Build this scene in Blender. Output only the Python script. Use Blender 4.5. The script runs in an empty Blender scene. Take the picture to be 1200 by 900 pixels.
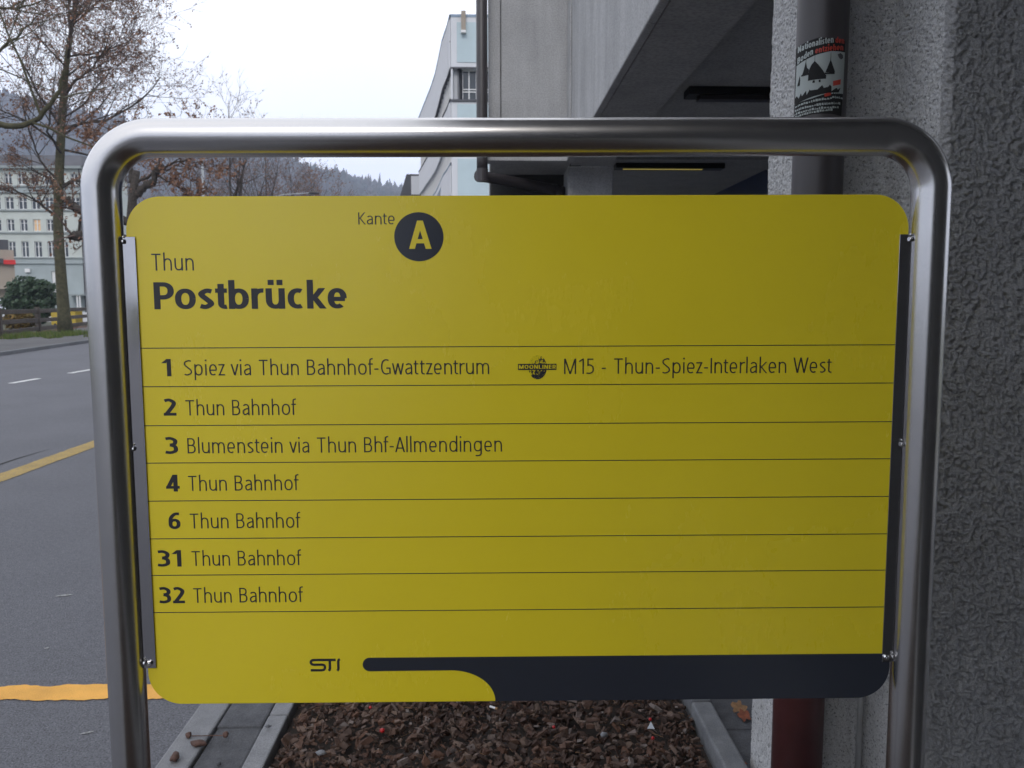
import bpy, bmesh, math, random
import numpy as np
from mathutils import Vector, Matrix, noise, Euler
R = math.radians
scn = bpy.context.scene
COL = scn.collection
random.seed(7)

# ------------------------------------------------------------------ camera
cam = bpy.data.objects.new('camera', bpy.data.cameras.new('camera'))
COL.objects.link(cam)
cam.location = (0, 0, 1.6)
cam.rotation_euler = (R(90 - 5.7), 0, R(-1.6))
cam.data.lens = 36 * 970 / 1200
cam.data.clip_start = 0.05
cam.data.clip_end = 20000
cam.data.dof.use_dof = True
cam.data.dof.focus_distance = 1.24
cam.data.dof.aperture_fstop = 17
scn.camera = cam

def AT(px, py, Y):
    """x and z of the point at distance Y along the street that the photo shows at (px, py): used to measure the place"""
    f = 970.; yaw, pit = R(1.6), R(5.7)
    fw = Vector((math.sin(yaw) * math.cos(pit), math.cos(yaw) * math.cos(pit), -math.sin(pit)))
    rt = Vector((math.cos(yaw), -math.sin(yaw), 0)); up = rt.cross(fw)
    d = fw + rt * (px - 600) / f - up * (py - 450) / f
    return d.x / d.y * Y, 1.6 + d.z / d.y * Y
# ------------------------------------------------------------------ sky, sun, exposure
SUN_EL, SUN_AZ = R(36), R(189)          # azimuth clockwise from +Y: behind and to the left
world = bpy.data.worlds.new('World'); scn.world = world; world.use_nodes = True
wn, wl = world.node_tree.nodes, world.node_tree.links
bg = wn['Background']; bg.inputs['Strength'].default_value = 0.1
sky = wn.new('ShaderNodeTexSky'); sky.sky_type = 'NISHITA'; sky.sun_disc = False
sky.sun_elevation = SUN_EL; sky.sun_rotation = SUN_AZ; sky.dust_density = 3.0
tc = wn.new('ShaderNodeTexCoord')
nz = wn.new('ShaderNodeTexNoise'); nz.inputs['Scale'].default_value = 1.6; nz.inputs['Detail'].default_value = 5
wl.new(tc.outputs['Generated'], nz.inputs['Vector'])
rmp = wn.new('ShaderNodeValToRGB')
rmp.color_ramp.elements[0].position = 0.3; rmp.color_ramp.elements[0].color = (14.0, 14.7, 15.9, 1)
rmp.color_ramp.elements[1].position = 0.62; rmp.color_ramp.elements[1].color = (17.2, 17.3, 17.8, 1)
wl.new(nz.outputs['Fac'], rmp.inputs['Fac'])
mix = wn.new('ShaderNodeMixRGB'); mix.inputs['Fac'].default_value = 0.92
wl.new(sky.outputs['Color'], mix.inputs['Color1']); wl.new(rmp.outputs['Color'], mix.inputs['Color2'])
wl.new(mix.outputs['Color'], bg.inputs['Color'])
sun = bpy.data.lights.new('sun', 'SUN'); sun.energy = 1.15; sun.angle = R(14); sun.color = (1, 0.97, 0.93)
so = bpy.data.objects.new('sun', sun); COL.objects.link(so)
sd = Vector((math.sin(SUN_AZ) * math.cos(SUN_EL), math.cos(SUN_AZ) * math.cos(SUN_EL), math.sin(SUN_EL)))
so.rotation_euler = sd.to_track_quat('Z', 'Y').to_euler()
scn.view_settings.view_transform = 'Standard'
scn.view_settings.look = 'None'
scn.view_settings.exposure = 0.0
scn.view_settings.gamma = 1.0
scn.cycles.volume_bounces = 1

# ------------------------------------------------------------------ materials
class NT:
    def __init__(s, name):
        s.m = bpy.data.materials.new(name); s.m.use_nodes = True
        s.n = s.m.node_tree.nodes; s.l = s.m.node_tree.links
        s.b = s.n['Principled BSDF']
        s.tc = s.n.new('ShaderNodeTexCoord')
    def noise(s, scale, detail=4, rough=0.6, vec=None, stretch=None):
        t = s.n.new('ShaderNodeTexNoise'); t.inputs['Scale'].default_value = scale
        t.inputs['Detail'].default_value = detail; t.inputs['Roughness'].default_value = rough
        src = vec or s.tc.outputs['Object']
        if stretch:
            mp = s.n.new('ShaderNodeMapping'); mp.inputs['Scale'].default_value = stretch
            s.l.new(src, mp.inputs['Vector']); src = mp.outputs['Vector']
        s.l.new(src, t.inputs['Vector'])
        return t.outputs['Fac']
    def ramp(s, src, stops):
        r = s.n.new('ShaderNodeValToRGB'); e = r.color_ramp.elements
        while len(e) < len(stops): e.new(0.5)
        for i, (p, c) in enumerate(stops):
            e[i].position = p; e[i].color = tuple(c) + (1,) if len(c) == 3 else c
        s.l.new(src, r.inputs['Fac']); return r.outputs['Color']
    def mix(s, a, b, fac, mode='MIX'):
        x = s.n.new('ShaderNodeMixRGB'); x.blend_type = mode
        for i, q in (('Fac', fac), ('Color1', a), ('Color2', b)):
            if hasattr(q, 'links'): s.l.new(q, x.inputs[i])
            else: x.inputs[i].default_value = q if i == 'Fac' else tuple(q) + (1,)
        return x.outputs['Color']
    def bump(s, h, strength=0.3, dist=0.01, prev=None):
        b = s.n.new('ShaderNodeBump'); b.inputs['Strength'].default_value = strength
        b.inputs['Distance'].default_value = dist
        s.l.new(h, b.inputs['Height'])
        if prev: s.l.new(prev, b.inputs['Normal'])
        s.l.new(b.outputs['Normal'], s.b.inputs['Normal']); return b.outputs['Normal']
    def color(s, c):
        if hasattr(c, 'links'): s.l.new(c, s.b.inputs['Base Color'])
        else: s.b.inputs['Base Color'].default_value = tuple(c) + (1,)
    def island(s):
        g = s.n.new('ShaderNodeNewGeometry'); return g.outputs['Random Per Island']
    def set(s, **k):
        for a, v in k.items(): s.b.inputs[a.replace('_', ' ')].default_value = v
        return s

def simple(name, c, rough=0.7, metal=0.0, var=0.15, scale=8, bump=0.0, bs=60):
    t = NT(name); t.set(Roughness=rough, Metallic=metal)
    n = t.noise(scale, 5)
    t.color(t.ramp(n, [(0.3, [x * (1 - var) for x in c]), (0.7, [min(1, x * (1 + var)) for x in c])]))
    if bump: t.bump(t.noise(bs, 6), bump, 0.005)
    return t.m

def island_mat(name, cols, rough=0.8, bump=0.0, spec=0.3, trans=0.0):
    t = NT(name); t.set(Roughness=rough); t.b.inputs['Specular IOR Level'].default_value = spec
    st = [(i / (len(cols) - 1), c) for i, c in enumerate(cols)]
    t.color(t.mix(t.ramp(t.island(), st), t.ramp(t.noise(40, 4), [(0.3, (0.55,) * 3), (0.7, (1.2,) * 3)]), 0.7, 'MULTIPLY'))
    if bump: t.bump(t.noise(160, 4, stretch=(1, 1, 0.3)), bump, 0.004)
    return t.m

M = {}
# asphalt
t = NT('asphalt'); t.set(Roughness=0.85)
pat = t.ramp(t.noise(0.8, 5), [(0.35, (0.112, 0.115, 0.132)), (0.65, (0.130, 0.133, 0.152))])
spk = t.ramp(t.noise(120, 2, 0.5), [(0.34, (0.45,) * 3), (0.5, (1.0,) * 3), (0.66, (1.2,) * 3), (0.75, (2.4, 2.4, 2.3))])
wide = t.ramp(t.noise(28, 4, 0.7), [(0.35, (0.86,) * 3), (0.65, (1.12,) * 3)])
c = t.mix(t.mix(pat, spk, 0.75, 'MULTIPLY'), wide, 1.0, 'MULTIPLY')
t.color(c); t.bump(t.noise(130, 3), 0.9, 0.008); M['asphalt'] = t.m
t = NT('sidewalk_asphalt'); t.set(Roughness=0.9)
t.color(t.mix(t.ramp(t.noise(0.7, 5), [(0.3, (0.075, 0.075, 0.08)), (0.7, (0.12, 0.118, 0.12))]), t.ramp(t.noise(120, 2), [(0.4, (0.7,) * 3), (0.7, (1.3,) * 3)]), 0.5, 'MULTIPLY'))
t.bump(t.noise(120, 3), 0.4, 0.005); M['sidewalk'] = t.m
M['soil'] = simple('wet_soil', (0.03, 0.022, 0.018), 0.9, var=0.5, scale=25, bump=0.8, bs=40)
M['earth'] = simple('bank_earth', (0.07, 0.075, 0.05), 0.95, var=0.4, scale=0.6, bump=0.4)
def paint(name, c, thr):
    t = NT(name); t.set(Roughness=0.75)
    w = t.noise(90, 5, 0.7)
    t.color(t.mix(t.mix(c, (0.11, 0.11, 0.115), t.ramp(w, [(thr, (0,) * 3), (thr + 0.13, (0.8,) * 3)])), t.ramp(t.noise(5, 4), [(0.3, (0.8,) * 3), (0.7, (1.1,) * 3)]), 1, 'MULTIPLY'))
    t.bump(t.noise(170, 3), 0.5, 0.005); return t.m
M['paint_yellow'] = paint('yellow_road_paint', (0.40, 0.27, 0.06), 0.47)
M['paint_pale'] = paint('pale_scuff', (0.34, 0.35, 0.35), 0.5)
M['paint_orange'] = paint('orange_yellow_road_paint', (0.78, 0.40, 0.075), 0.62)
M['paint_white'] = paint('white_road_paint', (0.62, 0.62, 0.62), 0.58)
# kerb granite
def stone(name, a, b, sc=9, fine=260, bump=0.5):
    t = NT(name); t.set(Roughness=0.8)
    oi = t.n.new('ShaderNodeObjectInfo')
    v = t.n.new('ShaderNodeVectorMath'); v.operation = 'ADD'
    cx = t.n.new('ShaderNodeCombineXYZ')
    mm = t.n.new('ShaderNodeMath'); mm.operation = 'MULTIPLY'; mm.inputs[1].default_value = 37.0
    t.l.new(oi.outputs['Random'], mm.inputs[0]); t.l.new(mm.outputs[0], cx.inputs[0]); t.l.new(mm.outputs[0], cx.inputs[1])
    t.l.new(t.tc.outputs['Object'], v.inputs[0]); t.l.new(cx.outputs[0], v.inputs[1])
    vec = v.outputs[0]
    base = t.ramp(t.noise(sc, 6, 0.65, vec=vec), [(0.3, a), (0.7, b)])
    sp = t.ramp(t.noise(fine, 2, vec=vec), [(0.35, (0.6,) * 3), (0.65, (1.2,) * 3)])
    tint = t.ramp(oi.outputs['Random'], [(0, (0.86,) * 3), (1, (1.12,) * 3)])
    t.color(t.mix(t.mix(base, sp, 0.6, 'MULTIPLY'), tint, 1, 'MULTIPLY'))
    t.bump(t.noise(55, 7, 0.7, vec=vec), bump, 0.006); return t.m
M['kerb'] = stone('grey_granite', (0.17, 0.175, 0.19), (0.25, 0.255, 0.27))
M['kerb_dark'] = stone('dark_granite', (0.1, 0.105, 0.115), (0.17, 0.175, 0.185), 14)
M['slate'] = stone('dark_slate_setts', (0.045, 0.047, 0.055), (0.1, 0.103, 0.115), 12, 200, 0.9)
# concretes
def concrete(name, a, b, fine=220, pit=0.0, bump=0.4, streak=0.35, bs=90, crack=0):
    t = NT(name); t.set(Roughness=0.9)
    base = t.ramp(t.noise(2.2, 6, 0.65), [(0.3, a), (0.7, b)])
    st = t.ramp(t.noise(1.0, 5, 0.6, stretch=(3.2, 3.2, 0.45)), [(0.35, (1 - streak,) * 3), (0.6, (1.06,) * 3)])
    sp = t.ramp(t.noise(fine, 3), [(0.35, (0.68,) * 3), (0.6, (1.1,) * 3)])
    c = t.mix(t.mix(base, st, 0.8, 'MULTIPLY'), sp, 0.75, 'MULTIPLY')
    if pit:
        vo = t.n.new('ShaderNodeTexVoronoi'); vo.inputs['Scale'].default_value = pit
        t.l.new(t.tc.outputs['Object'], vo.inputs['Vector'])
        pz = t.noise(pit * 0.9, 2)
        c = t.mix(c, t.ramp(pz, [(0.35, (0.35,) * 3), (0.43, (1,) * 3)]), 0.8, 'MULTIPLY')
    if crack:
        c = t.mix(c, t.ramp(t.noise(crack, 3, 0.6), [(0.40, (1,) * 3), (0.47, (0.5,) * 3), (0.50, (0.42,) * 3), (0.54, (1,) * 3)]), 0.75, 'MULTIPLY')
    t.color(c)
    n1 = t.bump(t.noise(bs, 8, 0.75), bump, 0.01)
    return t.m
M['concrete'] = concrete('fascia_concrete', (0.37, 0.37, 0.375), (0.455, 0.455, 0.46), 75, 0, 0.35, 0.22, 35)
M['concrete_in'] = concrete('soffit_concrete', (0.34, 0.34, 0.34), (0.39, 0.39, 0.385), 40, 0, 0.2, 0.1, 20)
M['concrete_dark'] = concrete('dark_flank_concrete', (0.03, 0.03, 0.03), (0.04, 0.04, 0.04), 40, 0, 0.2, 0.1, 20)  # near-black, chosen to give the sign's right side dark reflections
M['floor_concrete'] = concrete('passage_floor', (0.3, 0.3, 0.3), (0.38, 0.38, 0.38), 40, 0, 0.2, 0.1, 20)
M['roughcast'] = concrete('roughcast_render', (0.49, 0.49, 0.495), (0.59, 0.59, 0.595), 260, 130, 0.7, 0.15, 130)
M['roughcast_near'] = concrete('coarse_roughcast_render', (0.43, 0.43, 0.44), (0.51, 0.51, 0.52), 300, 0, 1.0, 0.10, 230, crack=0)
M['dark_metal'] = simple('dark_grey_drainpipe_paint', (0.042, 0.037, 0.04), 0.42, 0.0, 0.15, 4)
M['maroon'] = simple('dark_red_pipe_paint', (0.085, 0.027, 0.027), 0.45, 0.0, 0.2, 10)
M['grey_paint'] = simple('light_grey_conduit', (0.35, 0.35, 0.35), 0.5)
M['black'] = simple('black_plastic', (0.012, 0.012, 0.013), 0.5)
M['navy'] = simple('dark_blue_wall_panel', (0.012, 0.03, 0.09), 0.5)
# stainless steel
def steel(name, base, ro, stretch):
    t = NT(name); t.set(Metallic=1.0)
    t.color(base)
    rr = t.ramp(t.noise(60, 4, stretch=stretch), [(0.35, (ro * 0.8,) * 3), (0.65, (ro * 1.25,) * 3)])
    t.l.new(rr, t.b.inputs['Roughness'])
    t.bump(t.noise(300, 3, stretch=stretch), 0.04, 0.001); return t.m
t = NT('brushed_stainless_tube'); t.set(Metallic=1.0); t.color((0.62, 0.605, 0.6))
t.l.new(t.ramp(t.noise(9, 6, 0.7), [(0.3, (0.21,) * 3), (0.7, (0.27,) * 3)]), t.b.inputs['Roughness']); M['tube'] = t.m
M['channel'] = steel('stainless_channel', (0.52, 0.51, 0.52), 0.1, (1, 1, 0.05))
M['screw'] = steel('polished_screw', (0.8, 0.8, 0.8), 0.15, (1, 1, 1))
# board
t = NT('yellow_enamel_board')
sm = t.ramp(t.noise(2.2, 5, 0.6), [(0.3, (0.2,) * 3), (0.7, (0.3,) * 3)]); dr = t.ramp(t.noise(14, 6, 0.75, stretch=(1, 1, 0.25)), [(0.45, (1.0,) * 3), (0.75, (1.1,) * 3)])
t.l.new(t.mix(sm, dr, 1.0, 'MULTIPLY'), t.b.inputs['Roughness'])
t.b.inputs['Specular IOR Level'].default_value = 0.75
t.color(t.ramp(t.noise(3.0, 5), [(0.3, (0.765, 0.615, 0.022)), (0.7, (0.80, 0.645, 0.026))]))
t.bump(t.noise(4.0, 2), 0.05, 0.01); M['yellow'] = t.m
t = NT('dark_print'); t.set(Roughness=0.3); t.color((0.028, 0.028, 0.033)); M['print'] = t.m
t = NT('dark_slate_blue_band'); t.set(Roughness=0.2); t.color(t.ramp(t.noise(3, 3), [(0.3, (0.028, 0.032, 0.043)), (0.7, (0.032, 0.036, 0.048))])); M['band'] = t.m
t = NT('moon_print'); t.set(Roughness=0.25)
vo = t.n.new('ShaderNodeTexVoronoi'); vo.inputs['Scale'].default_value = 150; t.l.new(t.tc.outputs['Object'], vo.inputs['Vector'])
sep = t.n.new('ShaderNodeSeparateXYZ'); t.l.new(t.tc.outputs['Object'], sep.inputs[0])
ad = t.n.new('ShaderNodeMath'); ad.operation = 'SUBTRACT'; t.l.new(sep.outputs[0], ad.inputs[0]); t.l.new(sep.outputs[2], ad.inputs[1])
mp = t.n.new('ShaderNodeMapRange'); mp.inputs[1].default_value = -0.022; mp.inputs[2].default_value = 0.022; mp.inputs[3].default_value = -0.10; mp.inputs[4].default_value = 0.17
t.l.new(ad.outputs[0], mp.inputs[0])
a2 = t.n.new('ShaderNodeMath'); a2.operation = 'ADD'; t.l.new(mp.outputs[0], a2.inputs[0]); t.l.new(t.noise(230, 4, 0.8), a2.inputs[1])
t.color(t.ramp(a2.outputs[0], [(0.5, (0.7, 0.57, 0.018)), (0.53, (0.025, 0.027, 0.035))])); M['moon'] = t.m
# bark chips, leaves, foliage
M['chips'] = island_mat('bark_chips', [(0.03, 0.018, 0.014), (0.065, 0.036, 0.026), (0.042, 0.025, 0.019), (0.11, 0.062, 0.044), (0.06, 0.037, 0.029), (0.16, 0.11, 0.085), (0.05, 0.029, 0.024), (0.11, 0.055, 0.035), (0.17, 0.145, 0.135)], 0.75, 0.7)
M['bark'] = simple('grey_brown_bark', (0.05, 0.042, 0.036), 0.95, var=0.5, scale=14, bump=0.8, bs=25)
M['mossbark'] = simple('mossy_green_bark', (0.062, 0.058, 0.032), 0.95, var=0.4, scale=6, bump=0.8, bs=25)
M['twig'] = simple('dark_twigs', (0.095, 0.066, 0.056), 0.95, var=0.3, scale=3)
M['dryleaf'] = island_mat('dry_brown_leaves', [(0.16, 0.085, 0.055), (0.27, 0.14, 0.085), (0.2, 0.115, 0.08), (0.32, 0.18, 0.115)], 0.85)
M['greenleaf'] = island_mat('evergreen_leaves', [(0.035, 0.065, 0.035), (0.06, 0.10, 0.055), (0.045, 0.08, 0.045), (0.09, 0.12, 0.075)], 0.5)
M['ochreleaf'] = island_mat('ochre_shrub_leaves', [(0.12, 0.09, 0.03), (0.2, 0.12, 0.03), (0.08, 0.08, 0.03)], 0.8)
M['grass'] = island_mat('grass_blades', [(0.06, 0.10, 0.02), (0.11, 0.16, 0.035), (0.14, 0.15, 0.05)], 0.8)
M['forest'] = island_mat('winter_forest', [(0.032, 0.03, 0.027), (0.055, 0.047, 0.042), (0.03, 0.038, 0.028), (0.07, 0.058, 0.05), (0.022, 0.032, 0.022)], 0.95)
M['hill'] = simple('wooded_slope_earth', (0.045, 0.042, 0.035), 1.0, var=0.4, scale=0.02)
M['oldwood'] = simple('weathered_fence_wood', (0.075, 0.063, 0.055), 0.9, var=0.35, scale=5, bump=0.5, bs=30)
# buildings
M['green_wall'] = simple('pale_green_grey_render', (0.50, 0.53, 0.50), 0.9, var=0.08, scale=0.4)
M['band_stone'] = simple('grey_green_string_course', (0.27, 0.30, 0.30), 0.9, var=0.1, scale=0.5)
M['base_render'] = simple('grey_blue_ground_floor_render', (0.34, 0.385, 0.395), 0.9, var=0.1, scale=0.4)
M['white_trim'] = simple('white_window_frame', (0.7, 0.7, 0.7), 0.6, var=0.03)
M['dark_roof'] = simple('dark_grey_roof', (0.07, 0.07, 0.08), 0.8, var=0.2, scale=0.5)
M['beige'] = simple('beige_render', (0.34, 0.29, 0.24), 0.9, var=0.08, scale=0.6)
M['pale_panel'] = simple('pale_concrete_panel', (0.62, 0.63, 0.66), 0.8, var=0.05, scale=0.4)
M['blue_panel'] = simple('pale_blue_facade_panel', (0.46, 0.56, 0.60), 0.6, var=0.08, scale=0.3)
M['blue_flash'] = simple('blue_grey_roof_flashing', (0.2, 0.27, 0.36), 0.5)
t = NT('window_glass'); t.set(Roughness=0.06); t.color((0.035, 0.045, 0.055)); t.b.inputs['Specular IOR Level'].default_value = 0.6; M['glass'] = t.m
t = NT('lit_window_glass'); t.set(Roughness=0.1); t.color((0.4, 0.3, 0.2)); t.b.inputs['Emission Color'].default_value = (1, 0.55, 0.2, 1); t.b.inputs['Emission Strength'].default_value = 0.3; M['litglass'] = t.m
t = NT('lamp_tube_glow'); t.color((0.6, 0.55, 0.2)); t.b.inputs['Emission Color'].default_value = (1, 0.8, 0.2, 1); t.b.inputs['Emission Strength'].default_value = 0.25; M['glow'] = t.m
M['red'] = simple('red_enamel', (0.6, 0.03, 0.03), 0.4)
M['berry'] = simple('red_berry_skin', (0.38, 0.008, 0.01), 0.3)
M['yellow_car'] = simple('yellow_container_paint', (0.42, 0.30, 0.03), 0.5)
M['white_paint'] = simple('white_vehicle_paint', (0.62, 0.66, 0.72), 0.35, var=0.03)
M['galv'] = simple('galvanised_pole', (0.38, 0.4, 0.42), 0.5, 0.2, 0.08)
M['stick_black'] = simple('sticker_black_print', (0.010, 0.010, 0.011), 0.9, var=0.05)
M['stick_white'] = simple('sticker_white_print', (0.30, 0.335, 0.33), 0.5, var=0.05)
M['stick_red'] = simple('sticker_red_print', (0.38, 0.035, 0.02), 0.5, var=0.1)
M['orangeleaf'] = simple('orange_fallen_leaf', (0.2, 0.06, 0.03), 0.8, var=0.5, scale=40)
M['tanleaf'] = simple('tan_fallen_leaf', (0.28, 0.16, 0.08), 0.8, var=0.4, scale=40)
M['stonebrown'] = simple('brown_bark_lump', (0.09, 0.05, 0.04), 0.8, var=0.4, scale=40, bump=0.5)

# ------------------------------------------------------------------ mesh helpers
class MB:
    def __init__(s): s.v = []; s.f = []; s.mi = []
    def add(s, vs, fs, mi=0):
        o = len(s.v); s.v += [tuple(p) for p in vs]; s.f += [tuple(i + o for i in f) for f in fs]; s.mi += [mi] * len(fs); return s
    def box(s, x0, x1, y0, y1, z0, z1, mi=0):
        return s.add([(x0, y0, z0), (x1, y0, z0), (x1, y1, z0), (x0, y1, z0), (x0, y0, z1), (x1, y0, z1), (x1, y1, z1), (x0, y1, z1)],
                     [(0, 3, 2, 1), (4, 5, 6, 7), (0, 1, 5, 4), (1, 2, 6, 5), (2, 3, 7, 6), (3, 0, 4, 7)], mi)
    def obox(s, o, ux, uy, a, b, c, mi=0):
        """box spanning a=(u0,u1) along ux, b along uy, c along z from origin o"""
        o = Vector(o); ux = Vector(ux); uy = Vector(uy); P = []
        for z in c:
            for (u, w) in ((a[0], b[0]), (a[1], b[0]), (a[1], b[1]), (a[0], b[1])):
                P.append(o + ux * u + uy * w + Vector((0, 0, z)))
        return s.add(P, [(0, 3, 2, 1), (4, 5, 6, 7), (0, 1, 5, 4), (1, 2, 6, 5), (2, 3, 7, 6), (3, 0, 4, 7)], mi)
    def prism(s, pts, z0, z1, mi=0):
        n = len(pts)
        return s.add([(x, y, z0) for x, y in pts] + [(x, y, z1) for x, y in pts],
                     [tuple(range(n))[::-1], tuple(range(n, 2 * n))] + [(i, (i + 1) % n, n + (i + 1) % n, n + i) for i in range(n)], mi)
    def tube(s, pts, rad, k=6, mi=0, cap=True):
        pts = [Vector(p) for p in pts]; n = len(pts)
        if not hasattr(rad, '__len__'): rad = [rad] * n
        ref = None; V = []
        for i, p in enumerate(pts):
            d = (pts[min(i + 1, n - 1)] - pts[max(i - 1, 0)])
            d = d.normalized() if d.length > 1e-9 else Vector((0, 0, 1))
            if ref is None: ref = Vector((0, 1, 0)) if abs(d.y) < 0.8 else Vector((1, 0, 0))
            a = (ref - d * ref.dot(d)).normalized(); b = d.cross(a); ref = a
            for j in range(k):
                t = 2 * math.pi * j / k
                V.append(p + (a * math.cos(t) + b * math.sin(t)) * rad[i])
        F = [(i * k + j, i * k + (j + 1) % k, (i + 1) * k + (j + 1) % k, (i + 1) * k + j) for i in range(n - 1) for j in range(k)]
        if cap: F += [tuple(range(k))[::-1], tuple((n - 1) * k + j for j in range(k))]
        return s.add(V, F, mi)
    def build(s, name, mats, parent=None, smooth=False, loc=None, rot=None):
        me = bpy.data.meshes.new(name); me.from_pydata(s.v, [], s.f)
        if not isinstance(mats, (list, tuple)): mats = [mats]
        for m in mats: me.materials.append(M[m] if isinstance(m, str) else m)
        if len(mats) > 1: me.polygons.foreach_set('material_index', s.mi)
        if smooth: me.polygons.foreach_set('use_smooth', [True] * len(me.polygons))
        me.update()
        return link(name, me, parent, loc, rot)

def link(name, me, parent=None, loc=None, rot=None):
    o = bpy.data.objects.new(name, me); COL.objects.link(o)
    if parent: o.parent = parent
    if loc: o.location = loc
    if rot: o.rotation_euler = rot
    return o
def tag(o, label=None, cat=None, group=None, kind=None):
    for k, v in (('label', label), ('category', cat), ('group', group), ('kind', kind)):
        if v: o[k] = v
    return o
def empty(name, loc, rot=(0, 0, 0)):
    o = bpy.data.objects.new(name, None); COL.objects.link(o); o.location = loc; o.rotation_euler = rot
    o.empty_display_size = 0.1; return o
def struct(o): o['kind'] = 'structure'; return o
def chamfer(o, w, seg=2):
    b = o.modifiers.new('edge', 'BEVEL'); b.width = w; b.segments = seg; b.limit_method = 'ANGLE'; return o
def weld_smooth(o, ang=40):
    for p in o.data.polygons: p.use_smooth = True
    return o
def copy_tree(o, parent=None):
    c = o.copy(); COL.objects.link(c)
    if parent: c.parent = parent
    for ch in list(o.children): copy_tree(ch, c)
    return c

# ================================================================== GROUND
mb = MB(); mb.add([(-3000, -3000, -0.06), (3000, -3000, -0.06), (3000, 3000, -0.06), (-3000, 3000, -0.06)], [(0, 1, 2, 3)])
struct(mb.build('ground', 'earth'))
FK = [(-13.2, -60), (-13.6, 0), (-14.0, 18), (-14.43, 24.8), (-15.57, 32.4), (-17.5, 45), (-20.0, 60), (-26, 90), (-33, 120)]
FE = [(-18.0, -60), (-18.0, 0), (-18.6, 24), (-21.0, 36.2), (-22.4, 41.9), (-24.7, 51.4), (-30, 73), (-36, 98), (-42, 122)]
rp = [(-1.09, -60), (-1.09, 40), (-2.0, 60), (-6, 80), (-13, 104), (-20, 124)]
vs = [(x, y, 0) for x, y in FK] + [(x, y, 0) for x, y in rp]
mb = MB()
n = len(FK)
def strip(A, B, z, m=None):
    # quads between two polylines resampled by y
    mb = m or MB(); ys = sorted(set([p[1] for p in A] + [p[1] for p in B]))
    def at(P, y):
        for (x0, y0), (x1, y1) in zip(P, P[1:]):
            if y0 <= y <= y1: return x0 + (x1 - x0) * (y - y0) / (y1 - y0)
        return P[-1][0] if y > P[-1][1] else P[0][0]
    V = [(at(A, y), y, z) for y in ys] + [(at(B, y), y, z) for y in ys]; k = len(ys)
    return mb.add(V, [(i, k + i, k + i + 1, i + 1) for i in range(k - 1)])
struct(strip(FK, rp, 0.0).build('road', 'asphalt'))
# far pavement slab (a real step above the road)
m = strip([(x, y) for x, y in FE], [(x - 0.02, y) for x, y in FK], 0.10)
struct(m.build('far_pavement', 'sidewalk'))
# far kerb: stones
kerbf = MB().box(-0.07, 0.07, -0.5, 0.5, -0.05, 0.115)
kf = struct(empty('far_kerb', (0, 0, 0)))
proto = None
y = 14.0
def lerp_line(P, y):
    for (x0, y0), (x1, y1) in zip(P, P[1:]):
        if y0 <= y <= y1: return x0 + (x1 - x0) * (y - y0) / (y1 - y0), math.atan2(x1 - x0, y1 - y0)
while y < 60:
    x, a = lerp_line(FK, y)
    if proto is None:
        proto = chamfer(kerbf.build('kerb_stone', 'kerb_dark', kf), 0.012); o = proto; o.scale = (1, 0.99, 1)
    else:
        o = proto.copy(); COL.objects.link(o)
    o.location = (x, y, 0); o.rotation_euler = (0, 0, -a); y += 1.0 * math.cos(a)
# road markings -----------------------------------------------------------------
def ragged(x0, x1, y0, y1, z, amp, step, along='y'):
    mb = MB(); V = []; 
    L = (y1 - y0) if along == 'y' else (x1 - x0)
    k = max(2, int(L / step)); w0, w1 = (x0, x1) if along == 'y' else (y0, y1)
    s0 = y0 if along == 'y' else x0
    for i in range(k + 1):
        s = s0 + L * i / k
        a = w0 + amp * noise.noise((s * 9, w0, 1)) + amp * 0.5 * noise.noise((s * 37, w0, 5))
        b = w1 + amp * noise.noise((s * 9, w1, 9)) + amp * 0.5 * noise.noise((s * 37, w1, 3))
        V += [(a, s, z), (b, s, z)] if along == 'y' else [(s, a, z), (s, b, z)]
    F = [(2 * i, 2 * i + 1, 2 * i + 3, 2 * i + 2) for i in range(k)]
    if along == 'x': F = [f[::-1] for f in F]
    return mb.add(V, F)
marks = struct(empty('road_marking', (0, 0, 0)))
o = ragged(-4.56, -4.34, 3.37, 34, 0.004, 0.012, 0.05).build('yellow_line', 'paint_yellow', marks)
o = ragged(-4.34, -1.12, 3.24, 3.365, 0.004, 0.02, 0.015, 'x').build('yellow_line', 'paint_orange', marks)
d = MB().box(-0.065, 0.065, -0.5, 0.5, 0, 0.004); dp = None
for i in range(-2, 22):
    yy = 16.92 + 2.3 * i
    if dp is None: dp = d.build('white_dash', 'paint_white', marks); o = dp
    else: o = dp.copy(); COL.objects.link(o)
    o.location = (-9.37, yy, 0.001)
# pale scuffs on the asphalt
sc = MB()
for (x, yy, l, w, a) in ((-2.32, 4.45, 0.06, 0.018, 0.3), (-1.5, 2.98, 0.03, 0.008, 0.5), (-2.05, 3.75, 0.014, 0.01, 0.2), (-1.62, 3.52, 0.02, 0.008, 0.9)):
    P = []
    for j in range(9):
        th = 2 * math.pi * j / 9; r = 0.6 + 0.4 * random.random()
        u, v = math.cos(th) * l * r, math.sin(th) * w * r
        P.append((x + u * math.cos(a) - v * math.sin(a), yy + u * math.sin(a) + v * math.cos(a), 0.0035))
    sc.add(P, [tuple(range(9))])
tag(sc.build('scuff_marks', 'paint_pale', marks), kind='stuff')
# dark curving tyre mark above the yellow line
tm = MB(); P = []
for i in range(30):
    s = i / 29; x = -4.72 - 0.1 * math.sin(s * 2.6); yy = 7.3 + 1.7 * s; w = 0.012 * math.sin(math.pi * s) + 0.002
    P += [(x - w, yy, 0.003), (x + w, yy, 0.003)]
tm.add(P, [(2 * i, 2 * i + 1, 2 * i + 3, 2 * i + 2) for i in range(29)])
tm.build('tar_seam', 'stick_black', marks)

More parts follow.
